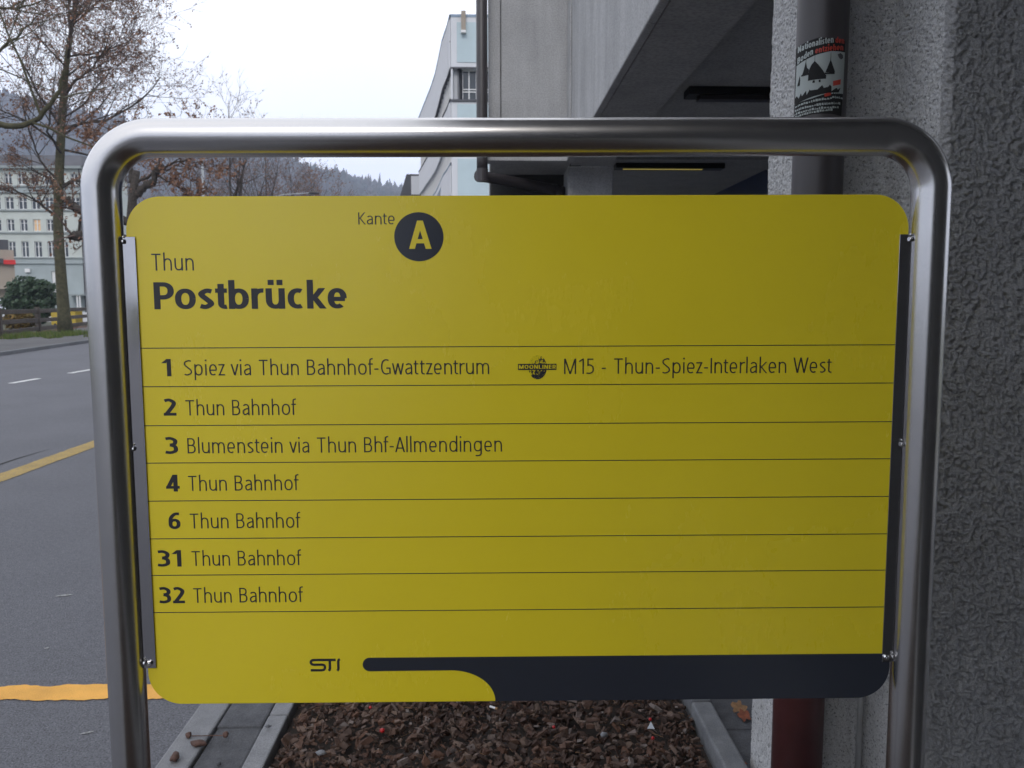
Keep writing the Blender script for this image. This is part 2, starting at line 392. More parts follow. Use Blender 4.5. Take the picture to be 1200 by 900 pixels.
# near side: kerbs, sett strip, bark bed, paving ---------------------------------
def row(parent, name, mat, x0, x1, z0, z1, ya, yb, L, cham, jit=0.002, skip=None, gap=0.004):
    w = x1 - x0; y = ya; ps = None; i = 0; r = random.Random(int(x0 * 1000) & 1023)
    cx = (x0 + x1) / 2
    while y < yb - 0.01:
        if not (skip and skip(cx, y + L / 2)):
            if ps is None:
                m = MB(); nx, ny = 3, max(3, int(L / 0.08))
                ps = MB().box(-w / 2 + gap / 2, w / 2 - gap / 2, gap / 2, L - gap / 2, z0, z1).build(name, mat, parent)
                chamfer(ps, cham); o = ps
            else:
                o = ps.copy(); COL.objects.link(o)
            o.location = (cx + r.uniform(-jit, jit), y, r.uniform(-jit, jit)); o.rotation_euler = (r.uniform(-.004, .004), r.uniform(-.01, .01), r.uniform(-.004, .004))
        y += L; i += 1
kerb = struct(empty('kerb', (0, 0, 0)))
row(kerb, 'kerb_stone', 'kerb', -1.09, -0.975, -0.05, 0.10, -1.55, 13, 1.0, 0.008)
sett = struct(empty('sett_strip', (0, 0, 0)))
row(sett, 'sett', 'slate', -0.974, -0.805, 0.0, 0.093, -1.5, 9, 0.31, 0.01, 0.003)
edge = struct(empty('bed_edging', (0, 0, 0)))
row(edge, 'edging_stone', 'kerb', -0.803, -0.73, 0.0, 0.105, -1.3, 7.2, 1.05, 0.006)
row(edge, 'edging_stone', 'kerb_dark', 0.742, 0.822, 0.0, 0.135, -1.1, 6.8, 1.0, 0.008)
mb = MB().box(-1.09, 0.83, -3, 14, -0.05, 0.055)
struct(mb.build('bed_soil_slab', 'soil'))
pav = struct(empty('pavement', (0, 0, 0)))
skip = lambda x, y: x > 0.88 and 1.8 < y < 2.85
for k in range(5):
    xa = 0.832 + 0.26 * k
    row(pav, 'paving_stone', 'slate', xa, xa + 0.258, 0.0, 0.075 + 0.001 * k, 1.3 + 0.09 * (k % 2), 6.5, 0.3, 0.007, 0.003, skip=skip if k else (lambda x, y: 1.9 < y < 2.75 and False))
mb = MB().box(0.83, 9.0, -7, 26, -0.055, 0.04)
mb.build('floor_slab', 'floor_concrete', pav)

# bark bed -------------------------------------------------------------------
rng = np.random.default_rng(3)
def chips(n, xr, yr, zf, smin, smax, seed):
    r = np.random.default_rng(seed); V = []; F = []
    for i in range(n):
        k = r.integers(5, 8); a = np.sort(r.random(k)) * 2 * np.pi + 0.2 * r.random()
        l = smin + (smax - smin) * r.random() ** 1.8; asp = 0.35 + 0.5 * r.random(); th = l * (0.1 + 0.2 * r.random())
        rad = l * 0.5 * (0.7 + 0.45 * r.random(k))
        x = np.cos(a) * rad; y = np.sin(a) * rad * asp
        top = np.stack([x * 0.86, y * 0.8, np.full(k, th / 2) + (r.random(k) - .5) * th * 0.6], 1)
        bot = np.stack([x, y, np.full(k, -th / 2)], 1)
        P = np.concatenate([top, bot])
        e = Euler((r.normal() * 0.42, r.normal() * 0.42, r.random() * 6.28)).to_matrix()
        P = P @ np.array(e).T
        cx, cy = r.uniform(*xr), r.uniform(*yr)
        P += (cx, cy, zf(cx, cy, r))
        o = len(V); V += P.tolist()
        F.append(tuple(range(o, o + k))); F.append(tuple(range(o + 2 * k - 1, o + k - 1, -1)))
        F += [(o + j, o + k + j, o + k + (j + 1) % k, o + (j + 1) % k) for j in range(k)]
    m = MB(); m.v = V; m.f = F; m.mi = [0] * len(F); return m
def bedz(x, y, r):
    e = min(x + 0.73, 0.74 - x)
    return 0.06 + 0.022 * min(1, e / 0.15) + 0.018 * (noise.noise((x * 3, y * 3, 0)) + 0.5) + r.random() * 0.016
m = chips(9500, (-0.715, 0.73), (1.9, 4.2), bedz, 0.016, 0.062, 11)
m2 = chips(3800, (-0.715, 0.73), (2.2, 3.5), bedz, 0.006, 0.02, 14); m.add(m2.v, m2.f)
m2 = chips(2500, (-0.715, 0.73), (-1.0, 1.9), bedz, 0.03, 0.085, 12); m.add(m2.v, m2.f)
m2 = chips(2500, (-0.715, 0.73), (4.2, 6.7), bedz, 0.03, 0.085, 13); m.add(m2.v, m2.f)
tag(m.build('bark_mulch', 'chips'), 'loose dark brown bark chips filling the bed under the sign', 'mulch', kind='stuff')
# fine splinters
m = MB(); r = random.Random(5)
for i in range(90):
    x, yy = r.uniform(-0.7, 0.72), r.uniform(2.3, 3.3); a = r.uniform(0, 6.28); l = r.uniform(0.015, 0.05); z = 0.06 + 0.022 + 0.03 + r.random() * 0.01
    dx, dy = math.cos(a) * l, math.sin(a) * l
    m.tube([(x, yy, z), (x + dx * .5, yy + dy * .5, z + 0.001), (x + dx, yy + dy, z)], 0.0008, 3)
tag(m.build('bark_splinters', 'tanleaf'), 'thin pale splinters scattered among the bark chips', 'splinters', kind='stuff')

def px_ground(px, py, z):
    """where the sight line through a photo pixel meets height z (used once to find resting places)"""
    f = 970.; yaw, pit = R(1.6), R(5.7)
    fw = Vector((math.sin(yaw) * math.cos(pit), math.cos(yaw) * math.cos(pit), -math.sin(pit)))
    rt = Vector((math.cos(yaw), -math.sin(yaw), 0)); up = rt.cross(fw)
    d = fw + rt * (px - 600) / f - up * (py - 450) / f
    t = (z - 1.6) / d.z; return d.x * t, d.y * t

def blob(name, mat, loc, size, seed, lab, cat, group=None, sub=2, amp=0.25, rot=0):
    bm = bmesh.new(); bmesh.ops.create_icosphere(bm, subdivisions=sub, radius=1)
    for v in bm.verts:
        nn = noise.noise(v.co * 1.7 + Vector((seed, 0, 0))); v.co *= 1 + amp * nn * 2
        v.co = Vector((v.co.x * size[0], v.co.y * size[1], v.co.z * size[2]))
    me = bpy.data.meshes.new(name); bm.to_mesh(me); bm.free()
    for p in me.polygons: p.use_smooth = True
    me.materials.append(M[mat]); o = link(name, me, None, loc, (0, 0, rot))
    return tag(o, lab, cat, group)
g = lambda px, py, z: (*px_ground(px, py, z), z)
blob('bark_chunk', 'stonebrown', g(232, 871, 0.112), (0.028, 0.012, 0.011), 1, 'reddish brown oval bark chunk lying on the left kerb stone', 'bark chunk')
blob('pebble', 'stonebrown', g(205, 887, 0.114), (0.014, 0.02, 0.014), 2, 'dark upright lump of bark on the kerb closest to the road', 'bark chunk')
blob('dark_crumb', 'slate', g(256, 895, 0.1), (0.008, 0.006, 0.006), 3, 'tiny dark crumb on the slate strip below the twig', 'crumb')
blob('dark_chip', 'slate', g(314, 851, 0.115), (0.010, 0.007, 0.004), 4, 'small dark chip lying on the inner edging stone', 'chip')
tw = empty('berry_twig', g(243, 864, 0.102)); tag(tw, 'thin twig with a dried brown berry at either end on slate strip', 'twig')
x0, y0 = px_ground(222, 864, 0.1); x1, y1 = px_ground(265, 864, 0.1); hw = (x1 - x0) / 2
MB().tube([(-hw, 0, 0.006), (-hw * .3, 0.003, 0.004), (hw * .4, 0.002, 0.005), (hw, -0.002, 0.006)], 0.0018, 5).build('stem', 'stonebrown', tw)
for s in (-1, 1):
    bm = bmesh.new(); bmesh.ops.create_icosphere(bm, subdivisions=2, radius=0.011)
    for v in bm.verts: v.co *= 1 + 0.3 * noise.noise(v.co * 150)
    me = bpy.data.meshes.new('dried_berry'); bm.to_mesh(me); bm.free(); me.materials.append(M['stonebrown']); link('dried_berry', me, tw, (s * hw, 0, 0.01))
blabs = {(434, 829): 'red berry half hidden just under the board edge', (448, 856): 'largest shiny red berry in the bark chips', (649, 852): 'red berry left of the brown chip cluster in the bark',
         (762, 843): 'red berry just above the white scrap', (765, 865): 'red berry just below the white scrap'}
for (px, py), lab in blabs.items():
    o = blob('red_berry', 'berry', g(px, py, 0.128), (0.006, 0.006, 0.006) if px != 448 else (0.009, 0.009, 0.008), px, lab, 'berry', 'red berries fallen on the bark chips', amp=0.05)
def scrap(name, mat, loc, pts, lab, cat, tilt=(0.3, 0.2, 0)):
    n = len(pts); m = MB(); m.add([(x, y, 0.0006) for x, y in pts] + [(x, y, -0.0006) for x, y in pts], [tuple(range(n)), tuple(range(2 * n - 1, n - 1, -1))] + [(i, i + n, (i + 1) % n + n, (i + 1) % n) for i in range(n)])
    return tag(m.build(name, mat, None, loc=loc, rot=tilt), lab, cat)
scrap('paper_scrap', 'white_paint', g(762, 851, 0.135), [(-.013, -.008), (.014, -.01), (.006, .016)], 'small white triangular paper scrap on the bark chips', 'paper scrap', (0.7, 0.1, 0.2))
m = MB().tube([(-0.012, 0.008, 0), (0.008, -0.006, 0)], 0.004, 10)
ob = empty('cigarette_butt', g(578, 829, 0.13)); tag(ob, 'cigarette butt with tan filter at the foot of the dark curve', 'cigarette butt')
m.build('paper_tube', 'white_trim', ob); MB().tube([(0.008, -0.006, 0), (0.016, -0.0115, 0)], 0.0042, 10).build('filter_tip', 'tanleaf', ob)
blob('pale_pebble', 'kerb', g(376, 882, 0.128), (0.016, 0.01, 0.008), 8, 'pale grey pebble among bark chips below the lettering at left', 'pebble')
blob('grey_pebble', 'kerb', g(708, 861, 0.128), (0.013, 0.01, 0.009), 9, 'grey pebble in the middle of the bark chips', 'pebble')
def leaf_pts(l, w, n=22, lob=5, seed=0):
    P = []
    for i in range(n):
        a = 2 * math.pi * i / n; rr = 1 + 0.22 * math.cos(lob * a + seed) + 0.16 * math.sin(7 * a + seed)
        P.append((math.cos(a) * l * rr, math.sin(a) * w * rr))
    return P
scrap('fallen_leaf', 'tanleaf', g(866, 829, 0.1), leaf_pts(0.032, 0.026, seed=1), 'curled tan maple leaf on paving beside the grey pillar', 'fallen leaf', (0.5, 0.1, 0.4))
scrap('fallen_leaf', 'orangeleaf', g(872, 838, 0.095), leaf_pts(0.024, 0.022, seed=2), 'orange red leaf below the tan leaf by the pillar', 'fallen leaf', (0.25, -0.3, 1.0))
scrap('fallen_leaf', 'orangeleaf', g(868, 893, 0.1), leaf_pts(0.02, 0.018, seed=3), 'small dark orange leaf at the foot of the edging stone', 'fallen leaf', (0.2, -0.2, 2.0))
# dry grass tuft sticking up behind the edging end
dg = empty('dry_grass_tuft', (0.73, 3.0, 0.1)); tag(dg, 'thin dry grass tuft by the right edging stone', 'grass tuft')
m = MB()
for k in range(9):
    a = random.uniform(-1, 1); h = random.uniform(0.03, 0.07)
    m.tube([(0, 0, 0), (a * 0.01, 0, h * .6), (a * 0.025, random.uniform(-.01, .01), h)], [0.0012, 0.0009, 0.0004], 3)
m.build('blade_cluster', 'tanleaf', dg)

# ================================================================== THE SIGN
PSI, RHO, TAU = R(-0.997), R(-0.229), R(0.052)
RM = (Matrix.Rotation(PSI, 3, 'Z') @ Matrix.Rotation(TAU, 3, 'X') @ Matrix.Rotation(RHO, 3, 'Y'))
O0 = Vector((0, 1.22, 1.6)) - RM @ Vector((0, 0, 1.6))
sign = empty('bus_stop_sign', O0, RM.to_euler())
tag(sign, 'large yellow bus stop sign board headed Postbrücke held in a bent stainless tube frame', 'bus stop sign')
ZC = 1.6
# frame
r_t = 0.0272; xl, xr, zt = -0.5567, 0.6446, 0.2345 + ZC; rb = 0.0775
P = [(xl, 0, 0.02)]
for z in np.arange(0.1, zt - rb, 0.06): P.append((xl, 0, float(z)))
for a in np.linspace(180, 90, 20): P.append((xl + rb + rb * math.cos(R(a)), 0, zt - rb + rb * math.sin(R(a))))
for x in np.arange(xl + rb + 0.05, xr - rb - 0.02, 0.06): P.append((float(x), 0, zt))
for a in np.linspace(90, 0, 20): P.append((xr - rb + rb * math.cos(R(a)), 0, zt - rb + rb * math.sin(R(a))))
for z in np.arange(zt - rb - 0.06, 0.1, -0.06): P.append((xr, 0, float(z)))
P.append((xr, 0, 0.02))
fr = MB().tube(P, r_t, 40).build('tube_frame', 'tube', sign, smooth=True)
# board
def rrect(x0, x1, z0, z1, r, n=14):
    Q = []
    for cx, cz, a0 in ((x1 - r, z1 - r, 0), (x0 + r, z1 - r, 90), (x0 + r, z0 + r, 180), (x1 - r, z0 + r, 270)):
        for i in range(n + 1):
            a = R(a0 + 90 * i / n); Q.append((cx + r * math.cos(a), cz + r * math.sin(a)))
    return Q
def plate(Q, y0, y1):   # Q ccw seen from the front (-y)
    n = len(Q); m = MB()
    return m.add([(x, y0, z) for x, z in Q] + [(x, y1, z) for x, z in Q], [tuple(range(n)), tuple(range(2 * n - 1, n - 1, -1))] + [(i, n + i, n + (i + 1) % n, (i + 1) % n) for i in range(n)])
BX0, BX1, BZ0, BZ1, BR = -0.5242, 0.6142, ZC - 0.6130, ZC + 0.1525, 0.050
board = plate(rrect(BX0, BX1, BZ0, BZ1, BR), 0, 0.004).build('board', 'yellow', sign)
chamfer(board, 0.0006, 1)
# dark band
Q = []
zt_, zb_ = ZC - 0.5415, ZC - 0.5630; rr = (zt_ - zb_) / 2
for i in range(13):
    a = R(90 + 180 * i / 12); Q.append((-0.1967 + rr + rr * math.cos(a), (zt_ + zb_) / 2 + rr * math.sin(a)))
for i in range(19):
    a = R(90 - 90 * i / 18); Q.append((-0.0620 + 0.068 * math.cos(a), BZ0 + 0.0004 + (zb_ - BZ0) * math.sin(a)))
r2 = BR - 0.0004
for i in range(15):
    a = R(270 + 90 * i / 14); Q.append((BX1 - BR + r2 * math.cos(a), BZ0 + BR + r2 * math.sin(a)))
Q.append((BX1 - 0.0004, zt_))
plate(Q, -0.0004, -0.00003).build('dark_band', 'band', board)
# rules
rule = None
for z in (-.0663, -.1232, -.1813, -.2375, -.2952, -.353, -.4095, -.4675):
    if rule is None:
        rule = MB().box(BX0 + 0.003, BX1 - 0.001, -0.0003, -0.00003, -0.0006, 0.0006).build('rule', 'print', board); o = rule
    else: o = rule.copy(); COL.objects.link(o)
    o.location = (0, 0, ZC + z)

# ---- lettering: own stroke alphabet
def arc(cx, cy, rx, ry, a0, a1, n=16, e=2.25):
    P = []
    for i in range(n + 1):
        a = R(a0 + (a1 - a0) * i / n); c, s = math.cos(a), math.sin(a)
        P.append((cx + rx * math.copysign(abs(c) ** (2 / e), c), cy + ry * math.copysign(abs(s) ** (2 / e), s)))
    return P
def crs(pts, n=7):
    Q = [pts[0]] + list(pts) + [pts[-1]]; out = []
    for i in range(1, len(Q) - 2):
        p0, p1, p2, p3 = Q[i - 1:i + 3]
        for k in range(n):
            t = k / n
            out.append(tuple(0.5 * (2 * p1[j] + (p2[j] - p0[j]) * t + (2 * p0[j] - 5 * p1[j] + 4 * p2[j] - p3[j]) * t * t + (3 * p1[j] - p0[j] - 3 * p2[j] + p3[j]) * t ** 3) for j in (0, 1)))
    out.append(Q[-1]); return out
class Pen:
    def __init__(s, hs, hv): s.s = hs; s.v = hv; s.Q = []
    def st(s, pts):           # stroke with butt ends
        L, Rr = [], []; n = len(pts)
        for i, p in enumerate(pts):
            a = pts[max(i - 1, 0)]; b = pts[min(i + 1, n - 1)]
            dx, dy = b[0] - a[0], b[1] - a[1]; d = math.hypot(dx, dy) or 1
            nx, ny = -dy / d * s.s, dx / d * s.v
            L.append((p[0] + nx, p[1] + ny)); Rr.append((p[0] - nx, p[1] - ny))
        s.Q.append((L, Rr))
    def dg(s, p, q, k=1.0):   # diagonal with horizontal cuts
        h = s.s * k * 1.08
        s.Q.append(([(p[0] - h, p[1]), (q[0] - h, q[1])], [(p[0] + h, p[1]), (q[0] + h, q[1])]))
    def vb(s, x, y0, y1): s.Q.append(([(x - s.s, y0), (x - s.s, y1)], [(x + s.s, y0), (x + s.s, y1)]))
    def hb(s, y, x0, x1): s.Q.append(([(x0, y - s.v), (x1, y - s.v)], [(x0, y + s.v), (x1, y + s.v)]))
def glyph(ch, hs, hv, X=0.73, C=1.0, A=1.07, D=-0.3, B=0):
    """B: extra width for bold"""
    p = Pen(hs, hv); s, v = hs, hv; ry = 0.26
    def bowl(x0, x1, top, bot): p.st(arc((x0 + x1) / 2, (top + bot) / 2, (x1 - x0) / 2 - s, (top - bot) / 2 - v, 0, 360, 36))
    w = 0.50 + B
    if ch == ' ': return 0.2, p.Q
    if ch in 'nhmr':
        p.vb(s, 0, A if ch == 'h' else X)
        if ch == 'm':
            w2 = w * 0.92; W = 2 * w2 - 2 * s
            for k in range(2):
                x0 = s + k * (w2 - 2 * s); x1 = x0 + w2 - 2 * s
                p.st(arc((x0 + x1) / 2, X - v - ry, (x1 - x0) / 2, ry, 180, 0)); p.vb(x1, 0, X - v - ry + 0.002)
            return W, p.Q
        if ch == 'r':
            w = 0.33 + B * 0.7; p.st(arc(s + 0.25, X - v - ry, 0.25, ry, 180, 82)); return w, p.Q
        p.st(arc(w / 2, X - v - ry, w / 2 - s, ry, 180, 0)); p.vb(w - s, 0, X - v - ry + 0.002); return w, p.Q
    if ch in 'uü':
        p.vb(w - s, 0, X); p.vb(s, v + ry - 0.002, X); p.st(arc(w / 2, v + ry, w / 2 - s, ry, 180, 360))
        if ch == 'ü':
            d = s * 0.95
            for x in (w * 0.28, w * 0.74): p.Q.append(([(x - d, X + 0.12), (x - d, X + 0.12 + 2 * d)], [(x + d, X + 0.12), (x + d, X + 0.12 + 2 * d)]))
        return w, p.Q
    if ch == 'o': w += 0.05; bowl(0, w, X, 0); return w, p.Q
    if ch in 'pbdg':
        w += 0.03
        if ch in 'pb': p.vb(s, D if ch == 'p' else 0, X if ch == 'p' else A)
        elif ch == 'd': p.vb(w - s, 0, A)
        else:
            p.vb(w - s, D + v + 0.2, X); p.st(arc(w / 2 - 0.02, D + v + 0.2, w / 2 - s + 0.02, 0.2, 0, -118))
        bowl(0, w, X, 0.0 if ch != 'g' else 0.02); return w, p.Q
    if ch == 'c': w -= 0.04; p.st(arc(w / 2 + 0.04, X / 2, w / 2 - s + 0.04, X / 2 - v, 62, 298)); return w, p.Q
    if ch == 'e':
        p.st(arc(w / 2, X / 2, w / 2 - s, X / 2 - v, 0, 308, 30)); p.hb(X * 0.47, s * 1.2, w - s * 0.6); return w, p.Q
    if ch == 'a':
        w -= 0.05; p.vb(w - s, 0, X - v - 0.2); p.st(arc(w / 2, X - v - 0.2, w / 2 - s, 0.2, 148, 0))
        p.st(crs([(w - s, X * 0.57), (w * 0.55, X * 0.56), (s + 0.02, X * 0.42), (s, X * 0.26), (s + 0.04, v + 0.04), (w * 0.42, v), (w - s - 0.02, X * 0.2)])); return w, p.Q
    if ch == 's':
        w = 0.38 + B; p.st(crs([(w - 0.02 - s * .5, X - v - 0.03), (w * 0.55, X - v), (s + 0.01, X - v - 0.09), (s + 0.02, X * 0.66), (w * 0.5, X * 0.5), (w - s - 0.02, X * 0.34), (w - s - 0.01, v + 0.09), (w * 0.45, v), (s * .5 + 0.01, v + 0.035)])); return w, p.Q
    if ch == 't':
        w = 0.31 + B * 0.6; x = 0.08 + s; p.vb(x, v + 0.12, X + 0.17); p.st(arc(x + 0.14, v + 0.13, 0.14, 0.13, 180, 285)); p.hb(X - v, 0, w); return w, p.Q
    if ch == 'f':
        w = 0.31 + B * 0.6; x = 0.08 + s; p.vb(x, 0, A - v - 0.13); p.st(arc(x + 0.15, A - v - 0.13, 0.15, 0.13, 180, 78)); p.hb(X - v, 0, w); return w, p.Q
    if ch == 'z': w = 0.42 + B; p.hb(X - v, 0.01, w - 0.01); p.hb(v, 0, w); p.dg((s + 0.02, v), (w - s - 0.02, X - v)); return w, p.Q
    if ch == 'v': p.dg((s, X), (w / 2, 0)); p.dg((w - s, X), (w / 2, 0)); return w, p.Q
    if ch == 'w':
        w = 0.76
        for a, b in (((s, X), (w * .27, 0)), ((w / 2, X), (w * .27, 0)), ((w / 2, X), (w * .73, 0)), ((w - s, X), (w * .73, 0))): p.dg(a, b)
        return w, p.Q
    if ch == 'k': p.vb(s, 0, A); p.dg((2 * s, X * 0.48), (w - s * 1.3, X)); p.dg((w - s, 0), (2 * s + 0.05, X * 0.52)); return w, p.Q
    if ch == 'l': p.vb(s, 0, A); return 2 * s, p.Q
    if ch == 'i':
        p.vb(s, 0, X); d = s * 1.15; p.Q.append(([(s - d, 0.92), (s - d, 0.92 + 2 * d)], [(s + d, 0.92), (s + d, 0.92 + 2 * d)])); return 2 * s, p.Q
    if ch == 'I': p.vb(s, 0, C); return 2 * s, p.Q
    if ch == '-': p.hb(0.36, 0.0, 0.27); return 0.27, p.Q
    if ch == 'T': w = 0.56 + B; p.hb(C - v, 0, w); p.vb(w / 2, 0, C - v); return w, p.Q
    if ch == 'L': w = 0.45 + B; p.hb(v, s, w); p.vb(s, 0, C); return w, p.Q
    if ch in 'BPR':
        w = 0.53 + B; m_ = 0.53 if ch == 'B' else 0.44; p.vb(s, 0, C); cy = (C - v + m_) / 2; r1 = (C - v - m_) / 2
        xr_ = w - s - (0.04 if ch == 'B' else 0)
        xm = w * 0.45
        p.st([(s, C - v), (xm, C - v)] + arc(xm, cy, xr_ - xm, r1, 90, -90)[1:] + [(s, m_)])
        if ch == 'B':
            cy = (m_ + v) / 2; r1 = (m_ - v) / 2; p.st([(s, m_ - 0.001), (xm, m_ - 0.001)] + arc(xm, cy, w - s - xm, r1, 90, -90)[1:] + [(s, v)])
        if ch == 'R': p.dg((w - s, 0), (w * 0.5, m_))
        return w, p.Q
    if ch == 'E':
        w = 0.45 + B; p.vb(s, 0, C)
        for yy in (v, 0.5, C - v): p.hb(yy, s, w)
        return w, p.Q
    if ch == 'N': w = 0.6 + B; p.vb(s, 0, C); p.vb(w - s, 0, C); p.dg((s, C), (w - s, 0)); return w, p.Q
    if ch == 'O': w = 0.66 + B; bowl(0, w, C, 0); return w, p.Q
    if ch == 'M': w = 0.78 + B; p.vb(s, 0, C); p.vb(w - s, 0, C); p.dg((s * 1.2, C), (w / 2, 0)); p.dg((w - s * 1.2, C), (w / 2, 0)); return w, p.Q
    if ch == 'K': w = 0.56; p.vb(s, 0, C); p.dg((2 * s, 0.48), (w - s * 1.5, C)); p.dg((w - s, 0), (2 * s + 0.03, 0.54)); return w, p.Q
    if ch == 'A': w = 0.64 + B; p.dg((s, 0), (w / 2, C)); p.dg((w - s, 0), (w / 2, C)); p.hb(0.27, w * 0.18, w * 0.82); return w, p.Q
    if ch == 'W':
        w = 0.98
        for a, b in (((s, C), (w * .28, 0)), ((w / 2, C), (w * .28, 0)), ((w / 2, C), (w * .72, 0)), ((w - s, C), (w * .72, 0))): p.dg(a, b)
        return w, p.Q
    if ch == 'G':
        w = 0.62; p.st(arc(w / 2 + 0.03, C / 2, w / 2 - s + 0.03, C / 2 - v, 62, 300, 26)); p.vb(w - s, 0.06, 0.46); p.hb(0.46 - v, w * 0.55, w - s); return w, p.Q
    if ch == 'S':
        w = 0.5; p.st(crs([(w - 0.05, C - v - 0.035), (w * 0.6, C - v), (s + 0.03, C - v - 0.1), (s + 0.02, C * 0.68), (w * 0.5, C * 0.51), (w - s - 0.01, C * 0.32), (w - s - 0.03, v + 0.1), (w * 0.4, v), (0.02, v + 0.045)])); return w, p.Q
    if ch == '1': w = 0.34 + B; p.vb(w - s, 0, C); p.dg((s * 0.9 + 0.0, C * 0.76), (w - s, C), 1.0) if B > 0.02 else p.st([(0.03, C * 0.8), (w - s, C - 0.03)]); return w, p.Q
    if ch == '2':
        w = 0.5 + B; p.hb(v, 0.0, w); p.st(crs([(0.03 + s * .3, C - v - 0.05), (w * 0.45, C - v), (w - s - 0.02, C - v - 0.14), (w - s - 0.04, C * 0.6), (w * 0.5, C * 0.34), (s + 0.02, v)])); return w, p.Q
    if ch == '3':
        w = 0.5 + B; p.st(crs([(0.03, C - v - 0.02), (w * 0.45, C - v), (w - s - 0.03, C - v - 0.13), (w - s - 0.06, C * 0.6), (w * 0.38, C * 0.53)])); p.st(crs([(w * 0.38, C * 0.53), (w - s - 0.05, C * 0.44), (w - s, C * 0.27), (w - s - 0.06, v + 0.07), (w * 0.4, v), (0.01, v + 0.03)])); return w, p.Q
    if ch == '4': w = 0.55 + B; p.vb(w - s - 0.1, 0, C); p.hb(0.25, 0.0, w); p.dg((s, 0.25), (w - s - 0.12, C), 0.95); return w, p.Q
    if ch == '5':
        w = 0.48; p.hb(C - v, 0.06, w - 0.03); p.vb(0.06 + s, 0.52, C); p.st(crs([(0.07, 0.55), (w * 0.5, 0.58), (w - s - 0.01, 0.44), (w - s - 0.01, 0.17), (w * 0.5, v + 0.005), (0.01, v + 0.02)])); return w, p.Q
    if ch == '6':
        w = 0.53 + B; bowl(0, w, 0.62, 0); p.st(crs([(w - 0.06, C - v - 0.01), (w * 0.55, C - v - 0.02), (s + 0.03, C * 0.66), (s, 0.31)])); return w, p.Q
    raise KeyError(ch)
def lettering(text, x0, x1, zb, cap, hs, hv, y, mat='print', parent=board, B=0, gap=0.16, name='lettering', X=0.73, align=None):
    cur = 0; Q = []
    for i, ch in enumerate(text):
        w, q = glyph(ch, hs, hv, B=B, X=X)
        for L, Rr in q: Q.append(([(a + cur, b) for a, b in L], [(a + cur, b) for a, b in Rr]))
        g_ = gap
        nx = text[i + 1] if i + 1 < len(text) else ''
        if ch in 'TFP' and nx in 'aeou': g_ = gap * 0.3
        if ch in 'rtfkwvAWKzc' or nx in 'vwAWtfz': g_ = gap * 0.55
        if ch in 'oecbp' and nx in 'oecdg': g_ = gap * 0.75
        cur += w + g_
    cur -= gap; sx = (x1 - x0) / cur
    m = MB(); mx = (x0 + x1) / 2
    for i, (L, Rr) in enumerate(Q):
        yy = -0.0001 - 0.00001 * (i % 9); n = len(L); k = cap
        m.add([(x0 + a * sx - mx, yy, b * k) for a, b in L] + [(x0 + a * sx - mx, yy, b * k) for a, b in Rr], [(j, n + j, n + j + 1, j + 1) for j in range(n - 1)])
    return m.build(name, mat, parent, loc=(mx, y, ZC + zb))
lt = dict(hs=0.046, hv=0.042, y=-0.0001)
lettering('Kante', -.1883, -.1364, .1117, .0173, **lt)
lettering('Thun', -.4895, -.4302, .0465, .0244, **lt)
lettering('Postbrücke', -.4884, -.2085, -.0095, .0392, 0.102, 0.08, -0.0001, B=0.12, gap=0.085, X=0.76)
for txt, x0, x1, zb in (('Spiez via Thun Bahnhof-Gwattzentrum', -.4492, -.0017, -.1070), ('Thun Bahnhof', -.4493, -.288, -.1663), ('Blumenstein via Thun Bhf-Allmendingen', -.4492, .0166, -.2232),
                        ('Thun Bahnhof', -.4504, -.2876, -.2800), ('Thun Bahnhof', -.4503, -.2868, -.3375), ('Thun Bahnhof', -.4502, -.2872, -.3952), ('Thun Bahnhof', -.4501, -.2863, -.4527)):
    lettering(txt, x0, x1, zb, .0229, **lt)
lettering('M15 - Thun-Spiez-Interlaken West', .1107, .5065, -.1075, .0229, **lt)
for txt, x0, x1, zb in (('1', -.4818, -.4693, -.1079), ('2', -.482, -.4644, -.1664), ('3', -.4821, -.4644, -.2239), ('4', -.4835, -.4644, -.2808), ('6', -.4823, -.4657, -.3382), ('31', -.5015, -.467, -.3961), ('32', -.5016, -.4643, -.4532)):
    lettering(txt, x0, x1, zb, .0255, 0.105, 0.082, -0.0001, B=0.12, gap=0.09, name='route_number')
# edge letter roundel
P = [(0.0358 * math.cos(2 * math.pi * i / 64), 0.0352 * math.sin(2 * math.pi * i / 64)) for i in range(64)]
m = plate(P, -0.0003, -0.00003); rd = m.build('roundel', 'band', board, loc=(-0.1009, 0, ZC + 0.0938))
lettering('A', -.1150, -.0863, .0765, .0405, 0.085, 0.075, -0.0006, 'yellow', board, B=0.06, name='roundel_letter')
# moon emblem
P = [(0.0130 * math.cos(2 * math.pi * i / 40), 0.0178 * math.sin(2 * math.pi * i / 40)) for i in range(40)]
plate([(x * 1.06, z) for x, z in P], -0.0003, -0.00003).build('moon_emblem', 'moon', board, loc=(0.0714, 0, ZC - 0.0972))
plate([(-.0284, -.0046), (.0284, -.0046), (.0284, .0046), (-.0284, .0046)], -0.0005, -0.00005).build('emblem_banner', 'print', board, loc=(0.0709, 0, ZC - 0.0966))
lettering('MOONLINER', .0440, .0978, -.0994, .0058, 0.09, 0.08, -0.0007, 'yellow', board, B=0.06, gap=0.16, name='emblem_lettering')
